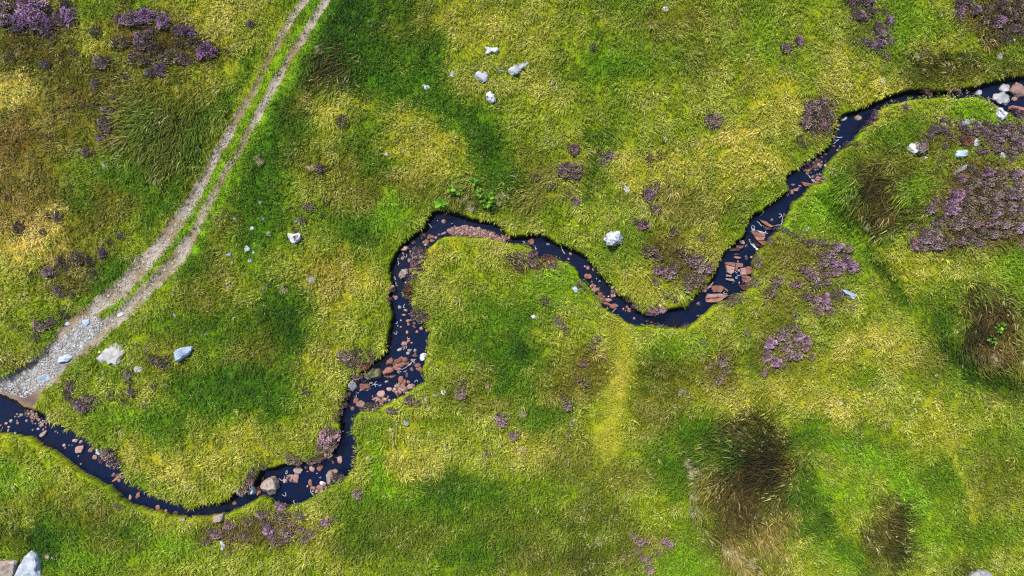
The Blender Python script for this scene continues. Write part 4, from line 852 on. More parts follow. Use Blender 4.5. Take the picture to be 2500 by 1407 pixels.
# place phrase: list of (x, y, rx, ry, bloom[, rotation]) in photo pixels
HEATHER = {
 "in top left corner patch": [(12,30,24,26,'m'),(20,52,20,15,'p'),(75,15,32,26,'v'),(86,42,26,22,'v'),(58,55,22,18,'v'),(46,72,16,9,'p'),(97,64,22,16,'p'),(121,60,14,16,'v'),(116,79,20,12,'m'),(172,42,18,22,'v'),(150,46,14,18,'m'),(165,14,13,10,'b'),(55,10,16,16,'b'),(120,30,12,12,'b'),
   (135,98,11,8,'m'),(185,130,8,6,'p'),(30,142,10,8,'p'),(113,160,14,9,'m')],
 "in second top left patch": [(292,48,9,10,'v'),(330,50,30,17,'p'),(362,42,26,16,'v'),(402,55,14,18,'v'),(376,76,10,9,'v'),(352,95,20,15,'m'),(350,112,20,12,'m'),(445,76,20,12,'p'),(472,84,11,10,'v'),(436,108,11,8,'p'),(507,128,22,19,'v'),(478,106,20,13,'b'),(300,106,26,13,'b'),
   (425,142,32,15,'b'),(345,148,30,13,'b'),(455,150,20,10,'m'),(395,172,14,13,'v'),(370,180,14,12,'m'),(310,193,9,8,'p'),(255,155,22,15,'m'),(238,80,15,14,'b'),(380,120,16,12,'b'),(530,125,8,8,'b')],
 "left of track upper meadow": [(615,60,15,8,'m'),(235,208,10,14,'m'),(285,245,10,10,'p'),(208,260,10,8,'m'),(235,260,8,7,'m'),(275,272,24,10,'m'),(265,306,20,17,'m'),(252,337,14,9,'v'),(215,373,14,10,'m'),(180,222,10,8,'b'),(562,132,8,7,'b'),(125,335,10,8,'b')],
 "left of track lower meadow": [(50,556,14,14,'b'),(143,530,10,14,'m'),(122,526,8,8,'b'),(108,567,8,9,'b'),(252,618,9,12,'v'),(295,575,11,8,'m'),(270,590,9,8,'b'),(123,663,16,12,'p'),(167,653,9,8,'p'),(195,630,18,15,'b'),(152,640,11,11,'b'),(230,667,7,8,'m'),(222,640,10,10,'b'),(148,710,14,12,'m'),(178,718,8,8,'m'),(80,670,10,8,'b'),
   (105,796,20,13,'m'),(128,785,12,8,'p'),(48,797,9,7,'m'),(90,824,11,8,'m'),(158,767,12,8,'b'),(20,480,8,7,'b')],
 "beside pale stones right of track": [(739,540,8,13,'m',-30),(724,560,9,8,'k'),(757,507,17,8,'m'),(796,495,8,7,'p'),(788,526,7,6,'m'),(782,412,14,10,'m'),(835,298,12,14,'b'),(655,692,7,9,'m')],
 "near big pale blue rock": [(390,880,24,13,'b'),(404,893,12,8,'m'),(318,914,12,10,'m'),(320,932,10,8,'b'),(375,872,12,8,'b')],
 "above lower stream": [(175,942,9,13,'k'),(168,960,9,16,'b'),(203,991,15,14,'p'),(218,972,16,8,'m'),(228,992,14,7,'b'),(185,978,14,9,'b'),(276,968,9,8,'m'),(323,957,12,10,'m'),(357,988,7,7,'p'),(375,943,6,10,'m'),(305,978,12,8,'b'),(748,958,9,10,'m'),(240,978,8,6,'m')],
 "overhanging lower stream bank": [(269,1107,15,16,'m'),(251,1119,8,10,'k'),(281,1128,14,14,'m'),(294,1126,8,9,'m'),(290,1235,12,8,'b')],
 "on pool's left bank": [(622,1152,9,9,'m'),(614,1168,9,15,'k'),(604,1185,9,10,'k'),(592,1198,13,10,'m'),(645,1138,7,9,'m'),(715,1118,16,12,'b'),(726,1128,12,8,'m'),(765,1122,16,9,'b'),(780,1115,10,8,'b'),(806,1060,24,18,'k'),(798,1078,20,16,'m'),(788,1092,16,12,'b'),(812,1085,10,14,'m'),(830,1005,9,8,'k'),(824,1022,7,8,'b')],
 "on weir's left bank": [(845,868,20,12,'m'),(870,860,12,12,'b'),(878,882,16,10,'b'),(900,858,9,10,'b'),(860,890,16,10,'b'),(872,918,12,10,'p'),(890,893,12,9,'o'),(908,876,8,8,'k'),(848,958,9,9,'b'),(836,985,9,12,'b')],
 "on right bank below weir": [(908,993,20,9,'b'),(890,998,10,6,'b'),(958,1002,16,7,'m'),(1000,978,14,9,'m'),(1020,982,10,8,'m'),(1004,968,10,6,'b')],
 "on right bank above weir": [(1022,622,15,15,'m'),(1032,612,10,10,'b'),(1015,640,12,14,'k'),(1024,652,10,10,'m'),(1008,658,9,8,'k'),(1004,672,8,11,'k'),(999,688,8,12,'k'),(1014,675,8,8,'m'),(998,706,10,10,'o'),(997,722,9,9,'o'),(1022,762,18,11,'b'),(1032,774,14,12,'b'),(1012,772,9,10,'b'),(950,730,7,6,'p')],
 "on peninsula below pool": [(562,1282,13,10,'k'),(532,1304,14,10,'p'),(545,1297,10,7,'p'),(515,1291,9,8,'m'),(568,1312,9,7,'k'),(505,1322,14,8,'b'),(657,1290,13,12,'v'),(662,1303,9,9,'v'),(683,1238,13,10,'v'),(697,1236,9,8,'m'),(736,1292,9,8,'v'),(746,1316,11,8,'p'),(795,1273,11,9,'v'),(808,1263,9,8,'v'),(785,1281,7,5,'k'),(700,1298,14,10,'m'),
   (681,1320,18,10,'b'),(706,1316,10,8,'m'),(690,1262,20,12,'b'),(640,1255,14,9,'m'),(610,1272,14,9,'b'),(600,1305,16,10,'b'),(715,1277,12,8,'k'),(760,1300,16,8,'b'),(735,1258,16,10,'b'),(672,1310,8,7,'p'),(648,1276,8,8,'m'),(825,1166,14,10,'b'),(874,1203,11,13,'m')],
 "in upper centre meadow": [(1445,118,8,9,'k'),(1400,365,14,12,'k'),(1392,413,26,15,'m'),(1376,425,14,12,'p'),(1402,428,16,12,'m'),(1487,383,11,10,'v'),(1472,397,10,9,'v'),(1464,375,6,8,'m'),(1311,435,9,8,'m'),(1346,455,8,6,'m'),(1740,297,20,17,'m'),(1585,388,9,12,'b'),(1582,474,15,13,'p'),(1598,458,12,14,'b'),(1588,490,8,9,'m'),(1405,493,11,9,'p'),(1390,474,8,12,'b'),
   (1570,551,14,11,'k'),(1597,513,15,13,'b'),(1550,540,8,7,'m'),(1643,563,11,14,'b'),(1710,580,9,9,'m'),(1610,380,8,8,'b'),(1620,345,6,6,'m')],
 "above V bend of stream": [(1610,660,18,12,'k'),(1632,668,16,14,'m'),(1645,652,14,12,'b'),(1690,634,20,15,'m'),(1706,652,16,14,'m'),(1727,655,11,13,'p'),(1660,615,16,10,'b'),(1585,612,18,12,'b'),(1605,628,14,9,'b'),(1675,706,12,10,'m'),(1620,722,11,8,'b'),(1648,730,8,7,'k'),(1600,757,19,11,'k'),(1586,763,10,8,'p'),(1552,745,10,9,'m'),(1700,685,18,14,'b'),(1715,700,10,9,'b'),(1680,680,14,12,'b'),(1535,730,12,8,'b'),(1598,688,9,10,'m')],
 "along loop's right bank": [(1262,632,18,13,'b'),(1240,628,9,8,'b'),(1270,655,12,9,'b'),(1300,620,11,9,'k'),(1300,640,14,11,'m'),(1338,634,18,10,'o'),(1348,648,12,9,'m'),(1320,650,10,8,'b'),(1412,692,8,9,'m'),(1424,704,6,8,'b')],
 "inside stream loop": [(1358,780,10,7,'p',40),(1370,792,9,8,'p',40),(1380,803,9,7,'m',40),(1455,829,11,8,'m'),(1443,848,10,6,'m'),(1423,887,12,8,'k'),(1330,735,10,10,'b'),(1385,990,10,11,'m'),(1372,968,9,10,'b'),(1224,1018,18,12,'m'),(1226,1032,14,9,'m'),(1254,1062,12,10,'m'),(1188,1107,8,9,'m'),(1125,962,13,11,'m'),(1130,935,10,12,'b'),(1118,945,9,9,'b'),(1410,925,12,8,'b'),(1430,935,12,8,'b')],
 "in bottom centre meadow": [(1562,1325,10,8,'p'),(1575,1318,7,6,'m'),(1623,1320,9,7,'v'),(1635,1328,9,7,'v'),(1571,1362,9,7,'p'),(1584,1370,6,8,'p'),(1545,1308,7,7,'m'),(1522,1357,8,7,'m'),(1586,1390,11,9,'k'),(1606,1345,9,9,'b'),(1555,1345,10,8,'b')],
 "in top right purple string": [(2078,4,18,9,'p'),(2112,6,18,10,'p'),(2083,22,7,6,'m'),(2095,40,14,11,'p'),(2126,30,12,9,'m'),(2111,46,9,9,'p'),(2169,51,10,11,'v'),(2140,66,13,10,'p'),(2144,84,12,11,'p'),(2164,78,6,12,'m'),(2109,102,9,8,'v'),(2126,112,12,9,'p'),(2145,108,14,9,'v'),(2170,102,10,9,'v'),(2083,104,7,7,'m'),(2141,125,7,6,'m'),(2160,138,6,8,'m'),(2155,28,6,6,'m'),(2254,130,6,8,'m'),(1916,119,14,12,'m'),(1948,102,10,11,'p')],
 "in top right corner patch": [(2351,5,18,9,'p'),(2341,24,14,11,'k'),(2338,40,13,10,'m'),(2377,27,14,11,'p'),(2433,55,18,14,'p'),(2418,66,11,8,'m'),(2462,40,22,16,'b'),(2483,20,20,18,'b'),(2447,10,16,9,'m'),(2471,73,18,9,'p'),(2494,78,8,9,'p'),(2445,96,10,7,'p'),(2423,97,9,7,'m'),(2452,83,9,8,'p'),(2405,25,14,10,'b'),(2440,28,14,10,'b'),(2485,52,14,12,'b'),(2400,55,10,8,'m')],
 "in brown clump above upper stream": [(1982,262,19,15,'m'),(2004,251,10,10,'k'),(1968,280,12,12,'m'),(1990,283,18,14,'b'),(2012,276,14,14,'b'),(1966,302,15,13,'m'),(1984,312,16,12,'b'),(2006,303,8,14,'k'),(2016,315,12,14,'b'),(2032,260,7,8,'m'),(2022,292,12,12,'b'),(1948,340,12,8,'b'),(1960,352,10,7,'b')],
 "overhanging upper right stream": [(2258,226,10,6,'k'),(2268,232,7,5,'k'),(2208,261,8,7,'v'),(2134,280,9,9,'p'),(2128,293,10,7,'k'),(2118,301,10,6,'k'),(2066,352,10,6,'k'),(2085,350,11,6,'b'),(2106,315,7,6,'m'),(2475,272,12,8,'k'),(2490,280,12,8,'m'),(2484,292,10,7,'m')],
 "on upper right knoll": [(2292,294,9,6,'k'),(2311,294,8,5,'k'),(2278,318,13,9,'p'),(2268,331,9,8,'p'),(2303,319,13,9,'m'),(2318,333,12,8,'m'),(2345,303,10,8,'m'),(2356,316,15,9,'m'),(2380,308,12,9,'p'),(2402,305,18,9,'b'),(2424,315,18,9,'m'),(2455,311,20,9,'m'),(2488,316,13,11,'m'),(2374,327,16,8,'m'),(2440,326,18,9,'p'),(2420,334,16,8,'m'),
   (2468,333,18,10,'m'),(2432,344,14,7,'p'),(2490,345,12,10,'p'),(2356,345,17,12,'o'),(2342,340,9,10,'b'),(2403,346,8,6,'k'),(2394,370,17,7,'k'),(2430,364,14,9,'p'),(2466,371,16,9,'m'),(2488,362,12,10,'m'),(2478,352,14,9,'m'),(2305,357,8,7,'m'),(2297,386,9,6,'b'),(2255,348,8,9,'m'),(2243,362,14,12,'m'),(2398,322,12,8,'p'),(2465,388,7,6,'p')],
 "in large right patch, upper part": [(2368,412,14,8,'b'),(2408,423,16,10,'v'),(2385,430,16,10,'b'),(2440,428,18,11,'b'),(2474,426,18,12,'p'),(2344,438,15,9,'k'),(2372,448,18,11,'b'),(2408,448,20,12,'m'),(2440,456,20,12,'b'),(2484,452,16,14,'m'),(2334,472,18,9,'k'),(2360,468,14,10,'m'),(2392,470,20,12,'b'),(2426,478,18,12,'m'),(2466,476,20,13,'p'),(2492,480,10,12,'m')],
 "in large right patch, middle part": [(2329,486,17,13,'v'),(2321,500,12,9,'p'),(2268,511,13,12,'p'),(2281,492,7,6,'v'),(2322,516,19,10,'v'),(2302,497,9,8,'p'),(2362,492,18,11,'b'),(2389,492,16,9,'m'),(2358,516,18,11,'b'),(2396,512,20,12,'b'),(2428,504,16,11,'m'),(2426,524,13,9,'p'),(2460,506,18,11,'m'),(2488,513,13,10,'p'),(2462,526,18,10,'b'),(2340,534,16,10,'m'),(2372,532,16,9,'b'),(2300,532,14,9,'b')],
 "in large right patch, lower part": [(2290,546,18,10,'m'),(2331,552,22,10,'m'),(2375,546,20,10,'m'),(2412,546,18,10,'k'),(2448,548,20,10,'m'),(2483,556,15,13,'p'),(2262,566,16,10,'m'),(2258,584,20,13,'p'),(2282,576,16,11,'m'),(2230,596,14,13,'k'),(2252,604,12,9,'m'),(2284,599,18,12,'p'),(2310,588,16,10,'b'),(2344,590,14,9,'m'),(2368,583,14,8,'m'),(2386,594,13,8,'p'),(2420,572,18,10,'m'),(2350,570,18,9,'b'),(2390,566,16,9,'b'),(2222,555,12,6,'k'),(2495,593,7,12,'p'),(2450,572,16,8,'b')],
 "in mid right patch": [(2041,603,16,10,'p'),(2068,607,12,9,'m'),(2005,594,12,6,'p'),(2018,622,22,9,'m'),(2060,627,12,7,'v'),(2078,654,14,12,'v'),(2070,642,12,9,'v'),(2036,644,17,9,'v'),(2054,650,13,9,'v'),(2036,665,18,9,'k'),(2007,643,14,10,'m'),(2013,667,14,9,'m'),(1985,678,13,13,'m'),(1974,672,10,10,'k'),(1966,658,16,9,'m'),(2012,690,14,7,'p'),(1942,695,13,8,'k'),(1897,685,14,11,'m'),(1890,698,9,8,'m'),(1986,700,14,8,'b'),(1968,724,13,8,'m'),(2010,730,13,12,'v'),(2014,746,12,11,'p'),(1990,733,12,12,'m'),(1993,760,9,8,'k'),(2026,760,11,8,'k'),(2044,709,10,8,'p'),(2050,726,10,8,'m'),(2030,720,10,8,'b'),(2078,750,7,6,'m'),(1878,714,16,11,'b'),(1938,769,8,6,'m')],
 "in strip beside upper stream slabs": [(1898,556,14,6,'b'),(1916,562,12,6,'m',20),(1938,575,16,6,'m',25),(1960,585,16,6,'m',15),(1980,594,15,8,'b'),(1800,727,18,9,'b'),(1780,738,14,8,'b'),(1755,744,11,6,'b'),(1840,690,12,12,'b'),(1848,640,10,14,'b'),(1880,590,8,10,'m')],
 "in round clump lower right": [(1878,838,15,12,'v'),(1906,820,16,12,'p'),(1948,822,14,11,'v'),(1966,832,12,11,'p'),(1962,848,12,10,'k'),(1918,846,15,13,'m'),(1940,842,13,12,'b'),(1945,868,11,10,'p'),(1924,868,11,11,'m'),(1872,874,12,9,'v'),(1892,884,13,11,'v'),(1906,890,8,8,'p'),(1864,910,9,9,'k'),(1928,800,20,9,'b'),(1870,858,10,10,'m')],
 "around lower bend": [(1673,795,10,7,'b'),(1598,795,16,6,'b'),(1620,799,12,5,'b'),(1822,811,7,9,'m'),(1714,832,7,7,'m'),(1979,871,9,8,'m'),(1762,880,14,14,'b'),(1752,925,14,12,'b'),(1770,905,10,10,'b'),(1730,895,9,9,'m')],
}
heather_xy = []
def heather_bush(px, py, rx, ry, kind, rot, label, group, g):
    x, y, z = place(px, py)
    dz = float(grid_sample(d_st, x, y)[0])
    if z < -0.2: z = -0.12; x, y, z = place(px, py, z)
    for s in STONES:                              # heather that grows on a rock starts from the rock's top
        if not s['iw'] and math.hypot(s['xy'][0] - x, s['xy'][1] - y) < s['rmin'] * 0.7: z += 0.12
    o = link("heather_shrub", None, label=label, category="heather", group=group)
    hx, hy = rx / PX * 1.2, ry / PX * 1.2
    hz = min(0.55, 0.2 + 0.62 * min(hx, hy))
    fm, bmh = HPROTO[kind][int(g.integers(0, 3))]
    o.location = (x, y, z - 0.06); 
    o.rotation_euler = (0, 0, R(-rot))
    f = link("foliage", fm, o); b = link("blossoms", bmh, o)
    sp = g.uniform(0, 6.28)
    for q in (f, b): q.scale = (hx, hy, hz)
    if abs(hx - hy) < 0.12 * hx: o.rotation_euler.z += sp
    heather_xy.append((x, y, max(hx, hy)))
ALL_H = sorted([(e[2] * e[3], where, e) for where, L in HEATHER.items() for e in L], key=lambda q: -q[0])
KEEP = set((w, e) for _, w, e in ALL_H[:296])
for where, L in HEATHER.items():
    cls = {}
    for e in L:
        if (where, e) not in KEEP: continue
        d = (e[2] + e[3]) / 2
        cls.setdefault((e[4], "large" if d >= 15 else "small" if d < 10.5 else "medium"), []).append(e)
    for (kd, sz), M_ in cls.items():
        M_.sort(key=lambda e: e[0])
        for i, e in enumerate(M_):
            g = np.random.default_rng(int(e[0] * 13 + e[1] * 7))
            heather_bush(e[0], e[1], e[2], e[3], kd, e[5] if len(e) > 5 else 0, "%s%s %s heather %s" % (from_left(i, len(M_)), sz, HWORD[kd], where), "heather " + where, g)
# the sprigs too small to be told apart: one mass per colour, joined
def scrap_heather():
    data = {}
    for _, where, e in ALL_H[296:]:
        g = np.random.default_rng(int(e[0] * 13 + e[1] * 7)); x, y, z = place(e[0], e[1])
        if z < -0.2: z = -0.12; x, y, z = place(e[0], e[1], z)
        hx, hy = e[2] / PX * 1.12, e[3] / PX * 1.12; hz = min(.55, .2 + .62 * min(hx, hy)); a = R(-(e[5] if len(e) > 5 else 0))
        heather_xy.append((x, y, max(hx, hy)))
        for part, mat, n in (('foliage', HFB if e[4] in 'o' else HF, 160), ('blossom', HB[e[4]], NBL[e[4]] // 2)):
            v, f = sprig_cloud(n, g, part)
            c_, s_ = math.cos(a), math.sin(a); q = v * [hx, hy, hz]
            q = np.stack([q[:, 0] * c_ - q[:, 1] * s_ + x, q[:, 0] * s_ + q[:, 1] * c_ + y, q[:, 2] + z - .06], -1)
            data.setdefault(mat.name, [mat, [], [], 0]); d = data[mat.name]
            d[1].append(q); d[2].append(f + d[3]); d[3] += len(v)
    # low straggling growth between the bushes of a patch
    for where, L in HEATHER.items():
        if len(L) < 10: continue
        for e in L:
            g = np.random.default_rng(int(e[0] * 5 + e[1] * 3)); x, y, z = place(e[0], e[1]); rr = (e[2] + e[3]) / 2 / PX
            for part, mat, n in (('foliage', HFB if e[4] in 'o' else HF, 60), ('blossom', HB[e[4]], 34)):
                v, f = sprig_cloud(n, g, part); ctr = v.reshape(n, 6, 3)
                ox = x + g.normal(size=n) * rr * 1.15; oy = y + g.normal(size=n) * rr * 1.15
                k = (grid_sample(d_st, ox, oy) > 0.15) & (grid_sample(track_m, ox, oy) < .1)
                oz = grid_sample(HGT, ox, oy) + .08 + .10 * g.uniform(0, 1, n)
                q = (ctr - ctr[:, :1]) * (0.34 if part == 'foliage' else 0.42) + np.stack([ox, oy, oz], -1)[:, None]
                q = q[k].reshape(-1, 3); m_ = int(k.sum()); b_ = np.arange(m_)[:, None] * 6
                f = np.concatenate([b_ + np.array([0, 1, 2]), b_ + np.array([2, 1, 5]), b_ + np.array([0, 3, 4]), b_ + np.array([4, 3, 5])])
                data.setdefault(mat.name, [mat, [], [], 0]); d = data[mat.name]
                d[1].append(q); d[2].append(f + d[3]); d[3] += len(q)
    mats = list(data.values()); V_ = []; F_ = []; mi = []; off = 0
    for k, (m, vs, fs, n) in enumerate(mats):
        vv = np.vstack(vs); ff = np.vstack(fs) + off; off += len(vv); V_.append(vv); F_.append(ff); mi += [k] * len(ff)
    me = mesh_from("small_heather_sprigs", np.vstack(V_), faces_tri=np.vstack(F_))
    for m in mats: me.materials.append(m[0])
    me.polygons.foreach_set("material_index", np.array(mi, np.int32))
    link("small_heather_sprigs", me, kind="stuff", label="scattered sprigs of small heather between the bushes")
scrap_heather()

# ------------------------------------------------------------------ pale tussocks and leafy plants
def blade_mesh(name, n, g, L, spread, lean, width, cols, droop=0.5, mat=None):
    a = g.uniform(0, 2 * np.pi, n); rr = np.sqrt(g.uniform(0, 1, n)) * spread
    p = np.stack([rr * np.cos(a), rr * np.sin(a), np.zeros(n)], -1)
    az = a + g.normal(size=n) * 0.5
    d = np.stack([np.cos(az) * .5 + lean[0] * 1.5, np.sin(az) * .5 + lean[1] * 1.5, np.zeros(n)], -1)
    l = L * g.uniform(.6, 1.15, n)
    s = np.stack([-np.sin(az), np.cos(az), np.zeros(n)], -1) * (width * g.uniform(.7, 1.3, n) / 2)[:, None]
    up = np.array([0, 0, 1.0])
    m = p + d * (l * .42)[:, None] + up * (l * .5)[:, None]; t = p + d * l[:, None] + up * (l * (.52 - .3 * droop))[:, None]
    vv = np.stack([p, m - s, m + s, t], 1).reshape(-1, 3)
    b = np.arange(n)[:, None] * 4
    f = np.concatenate([b + np.array([0, 2, 1]), b + np.array([1, 2, 3])])
    c = 0.5 * cols[g.integers(0, len(cols), n)] * g.uniform(.75, 1.2, (n, 1))
    return mesh_from(name, vv, faces_tri=f, col=np.repeat(c, 4, 0), mat=mat or M_GRASS)
STRAW = np.array([[0.46, 0.38, 0.20], [0.38, 0.30, 0.15], [0.52, 0.46, 0.30], [0.30, 0.26, 0.10]])
BROWN = np.array([[0.30, 0.21, 0.11], [0.22, 0.15, 0.07], [0.38, 0.30, 0.18]])
GREY = np.array([[0.45, 0.43, 0.30], [0.36, 0.36, 0.20], [0.52, 0.50, 0.38]])
TP = {}
for nm, cl in (('straw', STRAW), ('brown', BROWN), ('grey', GREY)):
    TP[nm] = [blade_mesh("tussock_blades", 240, np.random.default_rng(700 + q + len(nm) * 3), 0.62, 0.26, ln, 0.034, cl) for q, ln in enumerate([(-.25, -.35), (.1, -.45), (-.4, .05)])]
TUFTS = [(1128,472,20,'straw',"straw tussock left of leafy green plant above stream loop"),(1160,505,18,'straw',"straw tussock hanging below leafy green plant"),(1185,470,16,'grey',"grey-straw tussock just above leafy green plant"),(1232,492,22,'straw',"straw tussock right of leafy green plant above loop"),(1118,452,14,'brown',"brown tussock between leafy plants above stream loop"),
 (760,672,16,'grey',"greyish tussock above tan meadow left of loop"),(700,700,15,'straw',"straw tussock right of pale stones"),(262,393,14,'grey',"pale grey tussock in rushes left of track, lower left"),(378,432,16,'grey',"pale tussock at foot of rushes left of track"),(288,352,14,'grey',"pale tussock at left edge of track rushes"),(425,350,14,'grey',"pale tussock in middle of track rushes"),(475,362,12,'grey',"pale tussock at right edge of track rushes"),
 (1285,1003,18,'straw',"straw tussock inside loop beside saturated green grass"),(1408,1035,16,'straw',"straw tussock beside pale worn path"),(1388,1055,12,'brown',"brown tussock left of pale worn path"),(1668,965,14,'grey',"pale bent tussock below lower stream bend"),(1690,1130,18,'straw',"tan tussock topmost at left edge of brown rush bed"),(1703,1165,22,'straw',"tan tussock second down left edge of brown rush bed"),(1695,1200,20,'straw',"tan tussock third down left edge of brown rush bed"),(1688,1242,20,'grey',"greyish tussock lowest at left edge of brown rush bed"),
 (1752,1135,16,'brown',"brown tussock inside top left of brown rush bed"),(1870,1242,18,'grey',"pale tussock in middle of brown rush bed"),(1770,1330,24,'straw',"large tan tussock at foot of brown rush bed, left one"),(1800,1345,22,'straw',"tan tussock at foot of brown rush bed, middle one"),(1848,1375,20,'straw',"tan tussock at foot of brown rush bed, right one"),(1840,1395,18,'grey',"pale tussock touching bottom edge below rush bed"),(2176,1275,16,'straw',"tan tussock in small brown rush patch lower right"),
 (2430,858,24,'straw',"large tan tussock below dark rushes on right"),(2445,880,18,'grey',"pale tussock lowest below dark rushes on right"),(2410,870,18,'straw',"tan tussock left below dark rushes on right"),(2125,552,16,'straw',"tan tussock at lower rim of upper right rushes"),(2165,545,16,'brown',"brown tussock at lower rim of upper right rushes"),(1275,1090,16,'straw',"straw tussock in lower centre meadow"),
 (755,400,14,'straw',"straw tussock right of track beside green grass"),(640,385,18,'straw',"pale tussock close to right rut of track"),(790,118,18,'straw',"tussock in dark growth right of track, upper one"),(850,190,16,'brown',"brown tussock in dark growth right of track, lower one"),(760,150,14,'brown',"brown tussock at left edge of dark growth by track"),(1470,1320,16,'straw',"straw tussock beside dark grass at bottom centre"),
 (475,1258,12,'straw',"straw tussock fringing lower stream's outer bank")]
for (px, py, r, nm, lab) in TUFTS:
    g = np.random.default_rng(int(px * 3 + py))
    x, y, z = place(px, py)
    o = link("grass_tussock", TP[nm][int(g.integers(0, 3))], label=lab, category="tussock", group="pale grass tussocks on the moor")
    o.location = (x, y, z - 0.02); s = r / PX / 0.62; o.scale = (s, s, s * .9); o.rotation_euler = (0, 0, g.normal() * .5)

def leaf_mat():
    m, nt, b = new_mat("broad_green_leaf")
    g = N(nt, "ShaderNodeObjectInfo")
    b.inputs['Specular IOR Level'].default_value = 0.08
    nt.links.new(ramp(nt, g.outputs['Random'], [(0, (0.022, 0.065, 0.003)), (0.5, (0.045, 0.115, 0.006)), (1, (0.085, 0.16, 0.01))]), b.inputs['Base Color'])
    b.inputs['Roughness'].default_value = 0.8
    return m
M_LEAF = leaf_mat()
def leaf_mesh():
    n = 6; v = []; 
    for i in range(n + 1):
        t = i / n; w = 0.30 * math.sin(math.pi * min(1, t * .93 + .07)) ** .8 * (1 if i < n else 0.05); z = 0.20 * math.sin(t * 2.2) - 0.12 * t * t
        v += [(t, -w, z + .06 * w * 3), (t, 0, z), (t, w, z + .06 * w * 3)]
    q = []
    for i in range(n):
        for k in (0, 1): q.append((i * 3 + k, (i + 1) * 3 + k, (i + 1) * 3 + k + 1, i * 3 + k + 1))
    return mesh_from("leaf", v, quads=q, mat=M_LEAF, smooth=True)
LEAF = leaf_mesh()
for (px, py, r, nl, lab) in [(1190,490,17,34,"bright green broad-leaved plant above stream loop, largest one"),(1172,472,11,16,"green leafy plant touching the largest, upper left of it"),(1122,468,12,14,"green leafy plant left of brown tussock above loop"),(1102,468,9,10,"small dark green leafy plant leftmost above loop"),(1080,500,13,9,"light green star-shaped plant at water's edge, loop top"),
      (1158,446,10,9,"yellow-green leafy plant highest above stream loop"),(2432,800,14,16,"green leafy plant inside dark rushes at right, upper one"),(2412,830,12,12,"green leafy plant inside dark rushes at right, lower one")]:
    g = np.random.default_rng(int(px + py)); x, y, z = place(px, py)
    o = link("leafy_plant", None, label=lab, category="plant", group="broad-leaved plants"); o.location = (x, y, z)
    for k in range(nl):
        a = g.uniform(0, 6.28) if nl > 10 else k * 6.28 / nl; rr = r / PX * math.sqrt(g.uniform(0, 1)) * .8 if nl > 10 else 0.02
        q = link("leaf", LEAF, o); q.location = (rr * math.cos(a), rr * math.sin(a), 0.30 + g.uniform(0.02, .3)); s = r / PX * (0.62 if nl > 10 else 1.25) * g.uniform(.7, 1.2)
        q.scale = (s, s, s); q.rotation_euler = (g.normal() * .3, -0.25 + g.normal() * .25, a + g.normal() * .6)

# ------------------------------------------------------------------ twigs and foam
def twig(v, pts, r, lab):
    P_ = [np.array(place(*vp(v, *p), WATER_Z + 0.12 + 0.05 * i)) for i, p in enumerate(pts)]
    vv = []; q = []; n = 5
    for i, p in enumerate(P_):
        t = P_[min(i + 1, len(P_) - 1)] - P_[max(i - 1, 0)]; t /= np.linalg.norm(t); s = np.cross(t, (0, 0, 1)); s /= np.linalg.norm(s); u = np.cross(s, t)
        for k in range(n):
            a = 2 * math.pi * k / n; vv.append(p + (s * math.cos(a) + u * math.sin(a)) * r * (1 - .5 * i / len(P_)))
    for i in range(len(P_) - 1):
        for k in range(n): q.append((i * n + k, i * n + (k + 1) % n, (i + 1) * n + (k + 1) % n, (i + 1) * n + k))
    link("twig", mesh_from("twig", vv, quads=q, mat=RM['c']), label=lab, category="twig")
twig('F', [(595,335),(630,395),(672,450)], .022, "pale thin twig leaning off left bank at loop top")
twig('G', [(872,335),(890,400),(912,445),(935,470)], .022, "pale bent twig lying in middle stream reach")
twig('H', [(322,838),(350,805),(382,778)], .022, "pale straight twig at left bank above V bend")
twig('J', [(540,890),(570,855),(600,825)], .022, "pale twig against left bank of upper stream")

